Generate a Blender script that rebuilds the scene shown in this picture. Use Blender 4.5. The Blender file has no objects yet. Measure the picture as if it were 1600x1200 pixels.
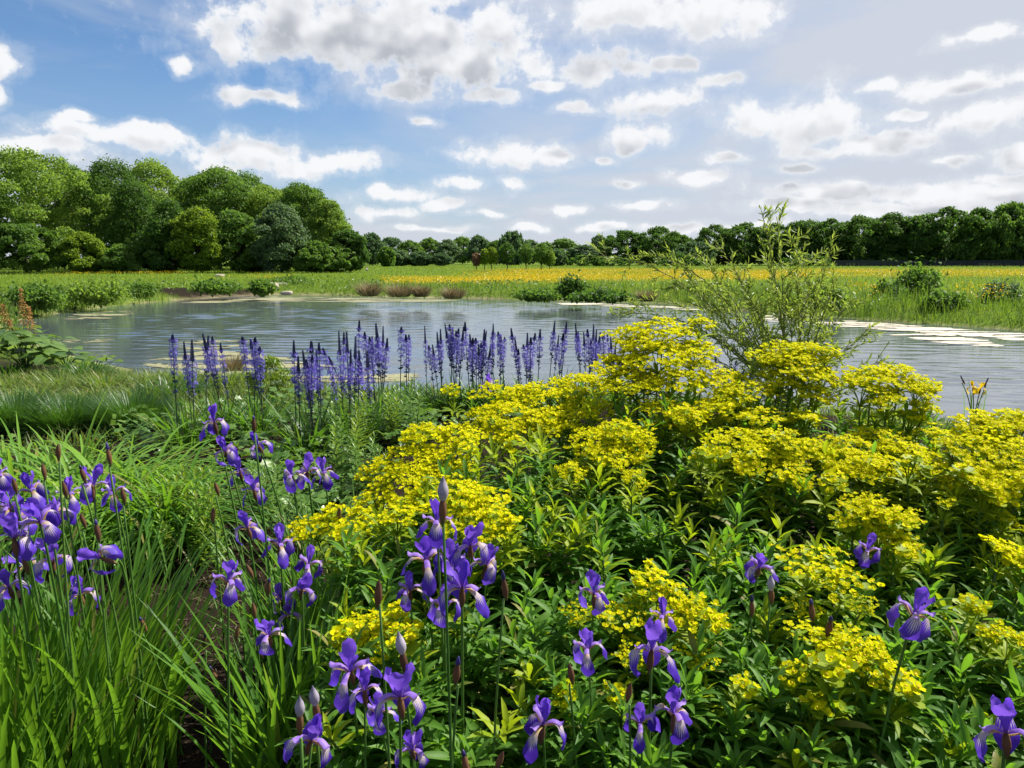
import bpy, math, random
import numpy as np
from mathutils import Vector, Matrix, Quaternion

SC = bpy.context.scene
COL = SC.collection
rad = math.radians

# ------------------------------------------------------------------ camera
F_PX, CAM_Z, PITCH = 1150.0, 1.55, math.atan(196 / 1150.0)
cam_d = bpy.data.cameras.new('camera')
cam_d.sensor_width = 36.0
cam_d.lens = 36.0 * F_PX / 1600.0
cam_d.clip_start, cam_d.clip_end = 0.05, 6000.0
cam = bpy.data.objects.new('camera', cam_d)
cam.location = (0, 0, CAM_Z)
cam.rotation_euler = (math.pi / 2 - PITCH, 0, 0)
COL.objects.link(cam)
SC.camera = cam

# ------------------------------------------------------------------ exposure, render
SC.view_settings.view_transform = 'Standard'
SC.view_settings.look = 'None'
SC.view_settings.exposure = 0.90
SC.view_settings.gamma = 1.0
SC.view_settings.use_curve_mapping = False
SC.render.engine = 'CYCLES'
SC.cycles.max_bounces = 8
SC.cycles.diffuse_bounces = 3
SC.cycles.glossy_bounces = 3
SC.cycles.transmission_bounces = 4
SC.cycles.transparent_max_bounces = 8
SC.cycles.sample_clamp_indirect = 6.0

# ------------------------------------------------------------------ sun
SUN_AZ, SUN_EL = rad(62), rad(50)
SUN_DIR = Vector((math.sin(SUN_AZ) * math.cos(SUN_EL), math.cos(SUN_AZ) * math.cos(SUN_EL), math.sin(SUN_EL)))
sun_d = bpy.data.lights.new('sun', 'SUN')
sun_d.energy = 5.0
sun_d.angle = rad(0.53)
sun_d.color = (1.0, 0.95, 0.86)
sun = bpy.data.objects.new('sun', sun_d)
sun.rotation_mode = 'QUATERNION'
sun.rotation_quaternion = (-SUN_DIR).to_track_quat('-Z', 'Y')
sun.location = (30, 20, 60)
COL.objects.link(sun)


# ------------------------------------------------------------------ pixel rays
def ray(px, py):
    u, v = (px - 800) / F_PX, (600 - py) / F_PX
    c, s = math.cos(PITCH), math.sin(PITCH)
    return np.array((u, c + v * s, -s + v * c))


def gp(px, py, z=0.0):
    d = ray(px, py)
    t = (z - CAM_Z) / d[2]
    return np.array((d[0] * t, d[1] * t, z))


def at(px, py, y):
    d = ray(px, py)
    t = y / d[1]
    return np.array((d[0] * t, y, CAM_Z + d[2] * t))


# ------------------------------------------------------------------ node helpers
class NT:
    def __init__(s, tree):
        s.t = tree
        s.n, s.l = tree.nodes, tree.links

    def add(s, typ, **kw):
        nd = s.n.new(typ)
        for k, v in kw.items():
            setattr(nd, k, v)
        return nd

    def put(s, sock, v):
        if isinstance(v, bpy.types.NodeSocket):
            s.l.new(v, sock)
        else:
            sock.default_value = v

    def math(s, op, a, b=None, c=None, clamp=False):
        nd = s.add('ShaderNodeMath', operation=op, use_clamp=clamp)
        for i, v in enumerate((a, b, c)):
            if v is not None:
                s.put(nd.inputs[i], v)
        return nd.outputs[0]

    def vec(s, op, a, b=None, c=None):
        nd = s.add('ShaderNodeVectorMath', operation=op)
        for i, v in enumerate((a, b, c)):
            if v is not None:
                s.put(nd.inputs[i], v)
        return nd.outputs['Value'] if op in ('LENGTH', 'DOT_PRODUCT', 'DISTANCE') else nd.outputs['Vector']

    def ramp(s, x, a, b, lo=0.0, hi=1.0, smooth=True):
        nd = s.add('ShaderNodeMapRange')
        nd.interpolation_type = 'SMOOTHSTEP' if smooth else 'LINEAR'
        for i, v in enumerate((x, a, b, lo, hi)):
            s.put(nd.inputs[i], v)
        return nd.outputs[0]

    def mix(s, f, a, b):
        nd = s.add('ShaderNodeMix', data_type='RGBA')
        s.put(nd.inputs[0], f)
        for k, v in ((6, a), (7, b)):
            s.put(nd.inputs[k], v if isinstance(v, bpy.types.NodeSocket) else tuple(v)[:3] + (1.0,))
        return nd.outputs[2]

    def noise(s, v, scale, detail=3.0, rough=0.55, dist=0.0):
        nd = s.add('ShaderNodeTexNoise')
        if v is not None:
            s.l.new(v, nd.inputs['Vector'])
        nd.inputs['Scale'].default_value = scale
        nd.inputs['Detail'].default_value = detail
        nd.inputs['Roughness'].default_value = rough
        nd.inputs['Distortion'].default_value = dist
        return nd


# ------------------------------------------------------------------ sky: Nishita, thin veil round the sun, cumulus
CLOUDS = [  # centre x, y and half sizes, measured in the photograph and turned into directions
    (600, 55, 225, 62), (470, 72, 105, 36), (715, 95, 140, 45), (640, 140, 55, 22), (765, 150, 48, 16), (440, 15, 60, 40), (365, 65, 30, 16),
    (560, -15, 200, 40), (760, 40, 60, 30), (990, 15, 140, 32), (1120, 25, 90, 36), (935, 103, 75, 24), (1048, 98, 42, 14),
    (-5, 95, 36, 30), (-10, 147, 24, 20), (287, 97, 26, 15), (405, 147, 58, 12), (190, 212, 110, 18), (60, 235, 100, 16), (250, 208, 50, 14),
    (390, 243, 85, 28), (455, 260, 60, 18), (530, 256, 66, 18), (805, 242, 85, 17), (715, 290, 38, 10), (803, 289, 22, 14), (612, 305, 55, 11),
    (700, 321, 36, 8), (600, 331, 50, 9), (825, 353, 30, 7), (995, 214, 54, 20), (1030, 160, 62, 20), (1125, 125, 28, 13),
    (1195, 188, 68, 28), (1285, 182, 80, 38), (1390, 222, 66, 18), (1300, 235, 70, 14), (1510, 128, 95, 16), (1545, 180, 100, 26),
    (1600, 240, 50, 26), (1092, 280, 40, 13), (985, 285, 24, 7), (1300, 298, 115, 14), (1480, 296, 120, 18), (1590, 300, 70, 22),
    (1240, 322, 90, 10), (1430, 325, 150, 12), (1050, 352, 60, 8), (940, 356, 40, 6), (700, 356, 40, 5), (1180, 352, 60, 7),
    (860, 130, 26, 10), (900, 165, 34, 9), (880, 330, 34, 6), (1000, 320, 44, 7), (760, 335, 26, 5), (1130, 250, 34, 9), (1420, 175, 30, 9), (1380, 130, 40, 9), (1240, 262, 40, 9),
    (1560, 275, 60, 9), (1480, 250, 40, 8), (940, 250, 26, 7), (650, 355, 30, 4), (1520, 60, 60, 10), (340, 262, 40, 10), (120, 190, 40, 10), (660, 185, 26, 7)]


def azel(px, py):
    d = ray(px, py)
    d = d / np.linalg.norm(d)
    return math.degrees(math.atan2(d[0], d[1])), math.degrees(math.asin(d[2]))


grp = bpy.data.node_groups.new('cumulus_field', 'ShaderNodeTree')
grp.interface.new_socket('Vector', in_out='INPUT', socket_type='NodeSocketVector')
grp.interface.new_socket('Detail', in_out='INPUT', socket_type='NodeSocketFloat')
grp.interface.new_socket('Field', in_out='OUTPUT', socket_type='NodeSocketFloat')
g = NT(grp)
gi, go = g.add('NodeGroupInput'), g.add('NodeGroupOutput')
v0 = gi.outputs[0]
wob = g.noise(v0, 0.22, 2.0)
v1 = g.vec('ADD', v0, g.vec('MULTIPLY', g.vec('SUBTRACT', wob.outputs['Color'], (0.5, 0.5, 0.5)), (3.2, 2.0, 0.0)))
best = None
for cx, cy, wx, wy in CLOUDS:
    a0, e0 = azel(cx, cy)
    a1, _ = azel(cx + wx, cy)
    _, e1 = azel(cx, cy - wy)
    ia, ie = 1 / max(.3, abs(a1 - a0) * 1.17), 1 / max(.25, abs(e1 - e0) * 1.18)
    ln = g.vec('LENGTH', g.vec('MULTIPLY_ADD', v1, (ia, ie, 0), (-a0 * ia, -e0 * ie, 0)))
    if best is None:
        best = ln
    else:
        nd = g.add('ShaderNodeMath', operation='SMOOTH_MIN')
        g.put(nd.inputs[0], best); g.put(nd.inputs[1], ln); nd.inputs[2].default_value = 0.18
        best = nd.outputs[0]
inside = g.math('SUBTRACT', 1.0, best)
# the rest of the sky carries the same kind of broken cumulus
sep = g.add('ShaderNodeSeparateXYZ'); g.l.new(v0, sep.inputs[0])
away = g.math('MAXIMUM', g.ramp(g.math('ABSOLUTE', sep.outputs[0]), 38.0, 50.0), g.ramp(sep.outputs[1], 29.0, 38.0))
big = g.noise(v0, 0.055, 2.0)
other = g.math('MULTIPLY_ADD', g.math('SUBTRACT', big.outputs[0], 0.56), 5.0, g.math('MULTIPLY_ADD', away, 4.0, -4.0))
fld = g.math('MAXIMUM', inside, other)
det = g.noise(v0, 0.42, 10.0, 0.62)
g.l.new(gi.outputs[1], det.inputs['Detail'])
fld = g.math('ADD', g.math('MAXIMUM', fld, -1.2), g.math('MULTIPLY', g.math('SUBTRACT', det.outputs[0], 0.5), 2.9))
g.put(go.inputs[0], fld)

world = bpy.data.worlds.new('World')
SC.world = world
world.use_nodes = True
world.cycles.sampling_method = 'MANUAL'
world.cycles.sample_map_resolution = 512
w = NT(world.node_tree)
w.n.clear()
out = w.add('ShaderNodeOutputWorld')
bg = w.add('ShaderNodeBackground')
bg.inputs['Strength'].default_value = 0.050
w.l.new(bg.outputs[0], out.inputs['Surface'])
sky = w.add('ShaderNodeTexSky', sky_type='NISHITA')
sky.sun_disc = False
sky.sun_elevation, sky.sun_rotation = SUN_EL, SUN_AZ
sky.air_density, sky.dust_density, sky.ozone_density = 1.0, 0.6, 2.2
tc = w.add('ShaderNodeTexCoord')
dirv = w.vec('NORMALIZE', tc.outputs['Generated'])
sx = w.add('ShaderNodeSeparateXYZ'); w.l.new(dirv, sx.inputs[0])
az = w.math('MULTIPLY', w.math('ARCTAN2', sx.outputs[0], sx.outputs[1]), 180 / math.pi)
el = w.math('MULTIPLY', w.math('ARCSINE', sx.outputs[2]), 180 / math.pi)
cv = w.add('ShaderNodeCombineXYZ'); w.put(cv.inputs[0], az); w.put(cv.inputs[1], el)
AE = cv.outputs[0]


def field(off, detail=10.0):
    nd = w.add('ShaderNodeGroup', node_tree=grp)
    w.put(nd.inputs[0], w.vec('ADD', AE, off) if off else AE)
    nd.inputs[1].default_value = detail
    return nd.outputs[0]


f0 = field(None)
f1 = field((0.35, 1.0, 0), 2.5)
f2 = field((1.0, 3.2, 0), 1.0)
cover = w.math('MAXIMUM', w.ramp(f0, -0.15, 0.50), w.ramp(f0, -0.55, 0.1, 0.0, 0.22))
depth = w.math('ADD', w.math('MULTIPLY', w.ramp(f1, 0.05, 1.1), 0.4), w.math('MULTIPLY', w.ramp(f2, -0.1, 0.9), 0.6))
shade = w.math('MULTIPLY', depth, w.ramp(f0, 0.0, 0.7))
lit = w.mix(w.math('MULTIPLY', shade, 0.75, clamp=True), (10.0, 10.15, 10.4), (3.5, 3.9, 4.6))
# veil: thin high cloud, whiter towards the sun and the horizon, drawn out in streaks
cosg = w.vec('DOT_PRODUCT', dirv, tuple(SUN_DIR))
strk = w.noise(w.vec('MULTIPLY', AE, (0.045, 0.16, 0)), 1.0, 5.0, 0.55, 0.6)
haze = w.math('POWER', 2.718, w.math('MULTIPLY', w.math('MAXIMUM', el, 0.0), -1 / 6.5))
veil = w.math('ADD', w.math('MULTIPLY_ADD', w.ramp(strk.outputs[0], 0.42, 0.70), 0.34, w.math('MULTIPLY', w.ramp(cosg, 0.25, 0.82), 1.0)), w.math('MULTIPLY', haze, 1.25))
veil = w.math('MULTIPLY', veil, w.ramp(strk.outputs[0], 0.25, 0.66, 0.72, 1.10, False), clamp=True)
veil = w.math('MINIMUM', veil, 0.96)
skyc = w.mix(veil, w.vec('MULTIPLY', sky.outputs[0], (0.52, 0.98, 1.36)), (6.9, 7.3, 8.15))
fin = w.mix(cover, skyc, lit)
w.put(bg.inputs['Color'], fin)

# ------------------------------------------------------------------ mesh helpers
RNG = np.random.default_rng(7)


class Geo:
    """collects vertices, quads and triangles; pc = (across, along, random) per vertex"""

    def __init__(s):
        s.v, s.pc, s.q, s.t, s.qm, s.tm, s.n = [], [], [], [], [], [], 0

    def add(s, v, q=None, t=None, pc=None, m=0):
        v = np.asarray(v, dtype=np.float32).reshape(-1, 3)
        pc = np.zeros_like(v) if pc is None else np.asarray(pc, dtype=np.float32).reshape(-1, 3)
        s.v.append(v); s.pc.append(pc)
        for f, lst, ms, k in ((q, s.q, s.qm, 4), (t, s.t, s.tm, 3)):
            if f is not None and len(f):
                f = np.asarray(f, dtype=np.int64).reshape(-1, k)
                lst.append(f + s.n)
                ms.append(np.broadcast_to(np.asarray(m, dtype=np.int32), (len(f),)))
        s.n += len(v)
        return s

    def arrays(s):
        e4, e3 = np.zeros((0, 4), np.int64), np.zeros((0, 3), np.int64)
        cat = lambda l, e: np.concatenate(l) if l else e
        return (np.concatenate(s.v), np.concatenate(s.pc), cat(s.q, e4), cat(s.t, e3),
                cat(s.qm, np.zeros(0, np.int32)), cat(s.tm, np.zeros(0, np.int32)))

    def inst(s, tpl, M, rnd=None, m=None):
        """merge template tpl (arrays) at every matrix of M"""
        v, pc, q, t, qm, tm = tpl
        M = np.asarray(M); N = len(M)
        if N == 0:
            return s
        rnd = RNG.random(N) if rnd is None else rnd
        V = np.einsum('nij,vj->nvi', M[:, :3, :3], v) + M[:, None, :3, 3]
        P = np.broadcast_to(pc, (N,) + pc.shape).copy()
        P[:, :, 2] = (P[:, :, 2] + rnd[:, None]) % 1.0
        off = (np.arange(N) * len(v))[:, None, None]
        s.v.append(V.reshape(-1, 3).astype(np.float32)); s.pc.append(P.reshape(-1, 3).astype(np.float32))
        if len(q):
            s.q.append((q[None] + off).reshape(-1, 4) + s.n); s.qm.append(np.tile(qm if m is None else np.full_like(qm, m), N))
        if len(t):
            s.t.append((t[None] + off).reshape(-1, 3) + s.n); s.tm.append(np.tile(tm if m is None else np.full_like(tm, m), N))
        s.n += N * len(v)
        return s

    def mesh(s, name, mats, smooth=True):
        v, pc, q, t, qm, tm = s.arrays()
        me = bpy.data.meshes.new(name)
        me.vertices.add(len(v)); me.vertices.foreach_set('co', v.ravel())
        nl = len(q) * 4 + len(t) * 3
        me.loops.add(nl)
        me.loops.foreach_set('vertex_index', np.concatenate([q.ravel(), t.ravel()]).astype(np.int32))
        me.polygons.add(len(q) + len(t))
        me.polygons.foreach_set('loop_start', np.concatenate([np.arange(len(q)) * 4, len(q) * 4 + np.arange(len(t)) * 3]).astype(np.int32))
        me.polygons.foreach_set('material_index', np.concatenate([qm, tm]).astype(np.int32))
        me.polygons.foreach_set('use_smooth', np.full(len(q) + len(t), smooth))
        a = me.attributes.new('pc', 'FLOAT_VECTOR', 'POINT')
        a.data.foreach_set('vector', pc.ravel())
        for m in (mats if isinstance(mats, (list, tuple)) else [mats]):
            me.materials.append(m)
        me.update(calc_edges=True)
        return me


def link(name, data, parent=None, M=None):
    o = bpy.data.objects.new(name, data)
    if parent is not None:
        o.parent = parent
    if M is not None:
        o.matrix_basis = Matrix([list(map(float, r)) for r in M])
    COL.objects.link(o)
    return o


def tag(o, label=None, cat=None, group=None, kind=None):
    for k, v in (('label', label), ('category', cat), ('group', group), ('kind', kind)):
        if v:
            o[k] = v
    return o


def thing(name, loc, label, cat, group=None):
    o = bpy.data.objects.new(name, None)
    o.location = tuple(float(c) for c in loc)
    o.empty_display_size = 0.05
    COL.objects.link(o)
    return tag(o, label, cat, group)


def frames(pos, ydir, up, scale=1.0):
    """(N,4,4): local +Y along ydir, local +Z close to up"""
    pos, y, up = (np.atleast_2d(np.asarray(a, float)) for a in (pos, ydir, up))
    N = max(len(pos), len(y), len(up))
    pos, y, up = (np.broadcast_to(a, (N, 3)) for a in (pos, y, up))
    y = y / (np.linalg.norm(y, axis=1, keepdims=True) + 1e-9)
    x = np.cross(y, up)
    bad = np.linalg.norm(x, axis=1) < 1e-4
    if bad.any():
        x[bad] = np.cross(y[bad], np.array((1.0, 0.13, 0.2)))
    x /= np.linalg.norm(x, axis=1, keepdims=True)
    z = np.cross(x, y)
    sc = np.broadcast_to(np.asarray(scale, float).reshape(-1, 1) if np.ndim(scale) < 2 else scale, (N, 1) if np.ndim(scale) < 2 else (N, 3))
    if sc.shape[1] == 1:
        sc = np.repeat(sc, 3, 1)
    M = np.zeros((N, 4, 4))
    M[:, :3, 0], M[:, :3, 1], M[:, :3, 2], M[:, :3, 3], M[:, 3, 3] = x * sc[:, :1], y * sc[:, 1:2], z * sc[:, 2:], pos, 1
    return M


def rotz(M_, a):
    c, s_ = math.cos(a), math.sin(a)
    R = np.eye(4); R[:2, :2] = ((c, -s_), (s_, c))
    return R @ M_


def sheet(path, half, cols=(-1, 0, 1), fold=0.0, cup=0.0, rnd=0.0, ruf=0.0, ph=0.0):
    """strip along path [(y, z)], half widths; fold lifts the edges (V), cup bends them round"""
    path, half = np.asarray(path, float), np.asarray(half, float)
    n, c = len(path), len(cols)
    tan = np.gradient(path, axis=0)
    tan /= np.linalg.norm(tan, axis=1, keepdims=True) + 1e-9
    nor = np.stack([-tan[:, 1], tan[:, 0]], 1)
    V, P = [], []
    for i in range(n):
        for u in cols:
            lift = half[i] * (fold * abs(u) + cup * u * u + ruf * u * u * math.sin(i * 1.55 + ph + (2.1 if u > 0 else 0)))
            V.append((u * half[i], path[i, 0] + nor[i, 0] * lift, path[i, 1] + nor[i, 1] * lift))
            P.append((u, i / (n - 1), rnd))
    Q = [(i * c + j, i * c + j + 1, (i + 1) * c + j + 1, (i + 1) * c + j) for i in range(n - 1) for j in range(c - 1)]
    return Geo().add(V, Q, None, P).arrays()


def tube(path, radii, k=5, g=None, m=0, cap=True, rnd=0.0):
    path = np.asarray(path, float); n = len(path)
    radii = np.broadcast_to(np.asarray(radii, float), (n,))
    tan = np.gradient(path, axis=0)
    tan /= np.linalg.norm(tan, axis=1, keepdims=True) + 1e-9
    ref = np.array((1.0, 0, 0)) if abs(tan[0, 0]) < .8 else np.array((0, 1.0, 0))
    V, P = [], []
    for i in range(n):
        a = np.cross(tan[i], ref); a /= np.linalg.norm(a) + 1e-9
        b = np.cross(tan[i], a); ref = -np.cross(tan[i], a) if False else ref
        for j in range(k):
            t = 2 * math.pi * j / k
            V.append(path[i] + radii[i] * (math.cos(t) * a + math.sin(t) * b))
            P.append((2 * j / k - 1, i / (n - 1), rnd))
    Q = [(i * k + j, i * k + (j + 1) % k, (i + 1) * k + (j + 1) % k, (i + 1) * k + j) for i in range(n - 1) for j in range(k)]
    T = []
    if cap:
        V.append(path[-1] + tan[-1] * radii[-1] * .6); P.append((0, 1, rnd))
        T = [((n - 1) * k + j, (n - 1) * k + (j + 1) % k, n * k) for j in range(k)]
    g = Geo() if g is None else g
    return g.add(V, Q, T, P, m)


def bez(p0, p1, p2, n=8):
    t = np.linspace(0, 1, n)[:, None]
    p0, p1, p2 = (np.asarray(p, float) for p in (p0, p1, p2))
    return (1 - t) ** 2 * p0 + 2 * t * (1 - t) * p1 + t ** 2 * p2


def blades(base, azim, length, lean, bend, width, S=3, g=None, m=0, twist=0.5, tri=False, rng=RNG):
    """N grass blades at once: base (N,3); lean and bend in radians"""
    base = np.asarray(base, float); N = len(base)
    B = lambda a: np.broadcast_to(np.asarray(a, float), (N,))
    azim, length, lean, bend, width = B(azim), B(length), B(lean), B(bend), B(width)
    out = np.stack([np.cos(azim), np.sin(azim), np.zeros(N)], 1)
    tw = azim + math.pi / 2 + rng.uniform(-twist, twist, N)
    sd = np.stack([np.cos(tw), np.sin(tw), np.zeros(N)], 1)
    g = Geo() if g is None else g
    if tri:
        th = lean + bend * .6
        tip = base + (out * np.sin(th)[:, None] + np.array((0, 0, 1.0)) * np.cos(th)[:, None]) * length[:, None]
        V = np.stack([base - sd * width[:, None], base + sd * width[:, None], tip], 1)
        P = np.zeros((N, 3, 3)); P[:, 0, 0], P[:, 1, 0], P[:, 2, 1] = -1, 1, 1
        P[:, :, 2] = rng.random(N)[:, None]
        return g.add(V, None, np.arange(N * 3).reshape(-1, 3), P, m)
    pts, p = [base], base
    for i in range(S):
        th = lean + bend * ((i + .5) / S) ** 1.3
        p = p + (out * np.sin(th)[:, None] + np.array((0, 0, 1.0)) * np.cos(th)[:, None]) * (length / S)[:, None]
        pts.append(p)
    V = np.zeros((N, S + 1, 2, 3)); P = np.zeros((N, S + 1, 2, 3))
    for i in range(S + 1):
        f = i / S
        wd = width * (0.7 + .6 * f if f < .5 else 2.0 * (1.0 - f) ** .8 * 1.0 + .04)
        V[:, i, 0], V[:, i, 1] = pts[i] - sd * wd[:, None], pts[i] + sd * wd[:, None]
        P[:, i, 0, 0], P[:, i, 1, 0], P[:, i, :, 1] = -1, 1, f
    P[..., 2] = rng.random(N)[:, None, None]
    k = np.arange(N)[:, None, None] * (2 * (S + 1)) + np.arange(S)[None, :, None] * 2 + np.array((0, 1, 3, 2))
    return g.add(V, k.reshape(-1, 4), None, P, m)


# ------------------------------------------------------------------ materials
def new_mat(name):
    m = bpy.data.materials.new(name); m.use_nodes = True
    n = NT(m.node_tree); n.n.clear()
    o = n.add('ShaderNodeOutputMaterial')
    return m, n, o


def pcs(n):
    a = n.add('ShaderNodeAttribute', attribute_name='pc')
    s = n.add('ShaderNodeSeparateXYZ'); n.l.new(a.outputs['Vector'], s.inputs[0])
    oi = n.add('ShaderNodeObjectInfo')
    r = n.math('FRACT', n.math('ADD', s.outputs[2], oi.outputs['Random']))
    return s.outputs[0], s.outputs[1], r, oi.outputs['Random']


def princ(n, col, rough=0.5, spec=0.4, **kw):
    p = n.add('ShaderNodeBsdfPrincipled')
    n.put(p.inputs['Base Color'], col if isinstance(col, bpy.types.NodeSocket) else tuple(col) + (1.0,))
    n.put(p.inputs['Roughness'], rough)
    n.put(p.inputs['Specular IOR Level'], spec)
    return p


def leaf_mat(name, dark, light, tr, f=0.38, rough=0.45, spec=0.4, rib=None, tip=None, base=None, tint=0.0, old=None):
    m, n, o = new_mat(name)
    u, v, r, ob = pcs(n)
    c = n.mix(r, dark, light)
    if tint:
        c = n.mix(n.math('MULTIPLY', ob, tint), c, tr)
    if old:
        c = n.mix(n.ramp(r, 1 - old, 1 - old * .6, 0, .85), c, (0.26, 0.22, 0.06))
    if rib:
        c = n.mix(n.ramp(n.math('ABSOLUTE', u), 0.10, 0.0, 0.0, 0.8), c, rib)
    if tip:
        c = n.mix(n.ramp(v, 0.55, 1.0, 0.0, 0.85), c, tip)
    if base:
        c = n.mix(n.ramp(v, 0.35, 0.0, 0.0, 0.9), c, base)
    p = princ(n, c, rough, spec)
    t = n.add('ShaderNodeBsdfTranslucent')
    n.put(t.inputs['Color'], n.mix(0.65, c, tr))
    mx = n.add('ShaderNodeMixShader'); mx.inputs[0].default_value = f
    n.l.new(p.outputs[0], mx.inputs[1]); n.l.new(t.outputs[0], mx.inputs[2])
    n.l.new(mx.outputs[0], o.inputs[0])
    return m


def plain_mat(name, a, b=None, rough=0.7, scale=8.0, spec=0.3):
    m, n, o = new_mat(name)
    t = n.add('ShaderNodeTexCoord')
    c = n.mix(n.noise(t.outputs['Object'], scale, 5.0).outputs[0], a, b or a)
    n.l.new(princ(n, c, rough, spec).outputs[0], o.inputs[0])
    return m


# ------------------------------------------------------------------ pond outline and ground relief
WATER_Z = -0.35
POND_PX = [(40, 506), (80, 496), (150, 485), (220, 476), (300, 469), (370, 464), (430, 461), (500, 462), (560, 464), (640, 466), (720, 467), (800, 469),
           (880, 471), (960, 473), (1020, 475), (1090, 481), (1150, 487), (1210, 491), (1290, 497), (1370, 504), (1450, 509), (1520, 514),
           (1600, 520), (1750, 532), (1950, 560), (2100, 640), (1900, 720), (1700, 690), (1600, 660), (1500, 652), (1400, 640), (1250, 628), (1100, 618), (950, 612),
           (850, 607), (760, 604), (680, 602), (600, 598), (540, 594), (470, 592), (400, 588), (330, 582), (270, 574), (210, 563), (160, 550), (120, 540), (70, 520)]
POND = np.array([gp(x, y, WATER_Z)[:2] for x, y in POND_PX])


def poly_sd(p, poly):
    """signed distance, negative inside"""
    p = np.asarray(p, float)
    d = np.full(len(p), 1e9); ins = np.zeros(len(p), bool)
    for i in range(len(poly)):
        a, b = poly[i], poly[(i + 1) % len(poly)]
        e = b - a
        t = np.clip(((p - a) @ e) / (e @ e), 0, 1)
        d = np.minimum(d, np.hypot(*(p - a - t[:, None] * e).T))
        c = (a[1] > p[:, 1]) != (b[1] > p[:, 1])
        ins ^= c & (p[:, 0] < (b[0] - a[0]) * (p[:, 1] - a[1]) / (b[1] - a[1] + 1e-12) + a[0])
    return np.where(ins, -d, d)


def wav(p, s, seed):
    r = np.random.default_rng(seed); z = 0
    for k in range(7):
        a = r.uniform(0, 2 * math.pi); f = s * r.uniform(.5, 2.2)
        z = z + np.sin(f * (p[:, 0] * math.cos(a) + p[:, 1] * math.sin(a)) + r.uniform(0, 6.3))
    return z / 7


def sstep(a, b, x):
    t = np.clip((np.asarray(x, float) - a) / (b - a), 0, 1)
    return t * t * (3 - 2 * t)


def ground_z(p):
    p = np.atleast_2d(np.asarray(p, float))[:, :2]
    sd = poly_sd(p, POND)
    r = np.hypot(p[:, 0], p[:, 1])
    near = sstep(16, 9, p[:, 1])
    bank = np.where(near > .5, 3.2, 2.4)
    z = -0.42 + 0.44 * sstep(0, 1, sd / bank) - 0.6 * sstep(0, 4, -sd)
    z += near * .02 + 0.03 * wav(p, 2.1, 3) * near + 0.05 * wav(p, .35, 5) * sstep(2, 8, sd) * sstep(9, 30, r)
    z += 0.5 * sstep(260, 700, r) * (1 + wav(p, .01, 8))
    return z


def gz(x, y):
    return float(ground_z([(x, y)])[0])


def place(px, py):
    """ground point seen at a pixel"""
    p = gp(px, py, 0.0)
    for _ in range(6):
        p = gp(px, py, gz(p[0], p[1]))
    return p


# ground: one polar sheet, fine near the bed and out to the horizon
rr = np.concatenate([np.linspace(0.0, 14, 95), np.geomspace(14.2, 90, 130), np.geomspace(92, 3500, 40)])
aa = np.concatenate([np.linspace(-55, 55, 200), np.linspace(57, 303, 60)]) * math.pi / 180
R_, A_ = np.meshgrid(rr, aa, indexing='ij')
gpts = np.stack([R_ * np.sin(A_), R_ * np.cos(A_)], -1).reshape(-1, 2)
gsd = poly_sd(gpts, POND)
gv = np.column_stack([gpts, ground_z(gpts)])
nr, na = len(rr), len(aa)
I, J = np.meshgrid(np.arange(nr - 1), np.arange(na), indexing='ij')
gq = np.stack([I * na + J, (I + 1) * na + J, (I + 1) * na + (J + 1) % na, I * na + (J + 1) % na], -1).reshape(-1, 4)[:, ::-1]
bed = sstep(13.5, 10.5, gpts[:, 1] + .5 * wav(gpts, 1.2, 21))                       # planted bed: mulch
mud_c = place(285, 452)[:2]
mud = sstep(1.15, .6, np.hypot((gpts[:, 0] - mud_c[0]) / 6.5, (gpts[:, 1] - mud_c[1]) / 3.2) + .25 * wav(gpts, 1.3, 22))
shore = sstep(1.15, 0.25, gsd + .35 * wav(gpts, 1.7, 23))
gpc = np.column_stack([np.maximum(bed, mud), shore, np.zeros(len(gpts))])

m_ground, n, o = new_mat('ground_soil_and_turf')
a_, s_, _, _ = pcs(n)
tcn = n.add('ShaderNodeTexCoord'); P_ = tcn.outputs['Object']
chips = n.add('ShaderNodeTexVoronoi'); chips.inputs['Scale'].default_value = 55.0
n.l.new(n.vec('MULTIPLY', P_, (1, .6, 1)), chips.inputs['Vector'])
mul = n.mix(n.noise(P_, 3.0, 5.0).outputs[0], (0.008, 0.0055, 0.0035), (0.026, 0.017, 0.011))
mul = n.mix(n.ramp(chips.outputs['Distance'], .10, .02, 0, .55), mul, (0.11, 0.075, 0.048))
gcol = n.mix(n.noise(P_, .35, 6.0, .65).outputs[0], (0.045, 0.10, 0.012), (0.15, 0.21, 0.020))
gcol = n.mix(n.ramp(n.noise(P_, 9.0, 4.0).outputs[0], .45, .75, 0, .6), gcol, (0.03, 0.055, 0.010))
silt = n.mix(n.noise(P_, 2.2, 6.0, .7).outputs[0], (0.10, 0.085, 0.045), (0.42, 0.36, 0.22))
silt = n.mix(n.ramp(n.noise(P_, 1.1, 4.0).outputs[0], .5, .62, 0, .75), silt, (0.09, 0.11, 0.02))
c_ = n.mix(a_, gcol, mul)
c_ = n.mix(s_, c_, silt)
p = princ(n, c_, 0.9, 0.06)
bmp = n.add('ShaderNodeBump'); bmp.inputs['Strength'].default_value = .7; bmp.inputs['Distance'].default_value = .02
n.l.new(n.noise(P_, 40.0, 4.0).outputs[0], bmp.inputs['Height']); n.l.new(bmp.outputs[0], p.inputs['Normal'])
n.l.new(p.outputs[0], o.inputs[0])
ground = link('ground', Geo().add(gv, gq, None, gpc).mesh('ground', m_ground))
tag(ground, 'grassy ground and dark mulched bed around the pond', None, None, 'structure')

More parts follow.
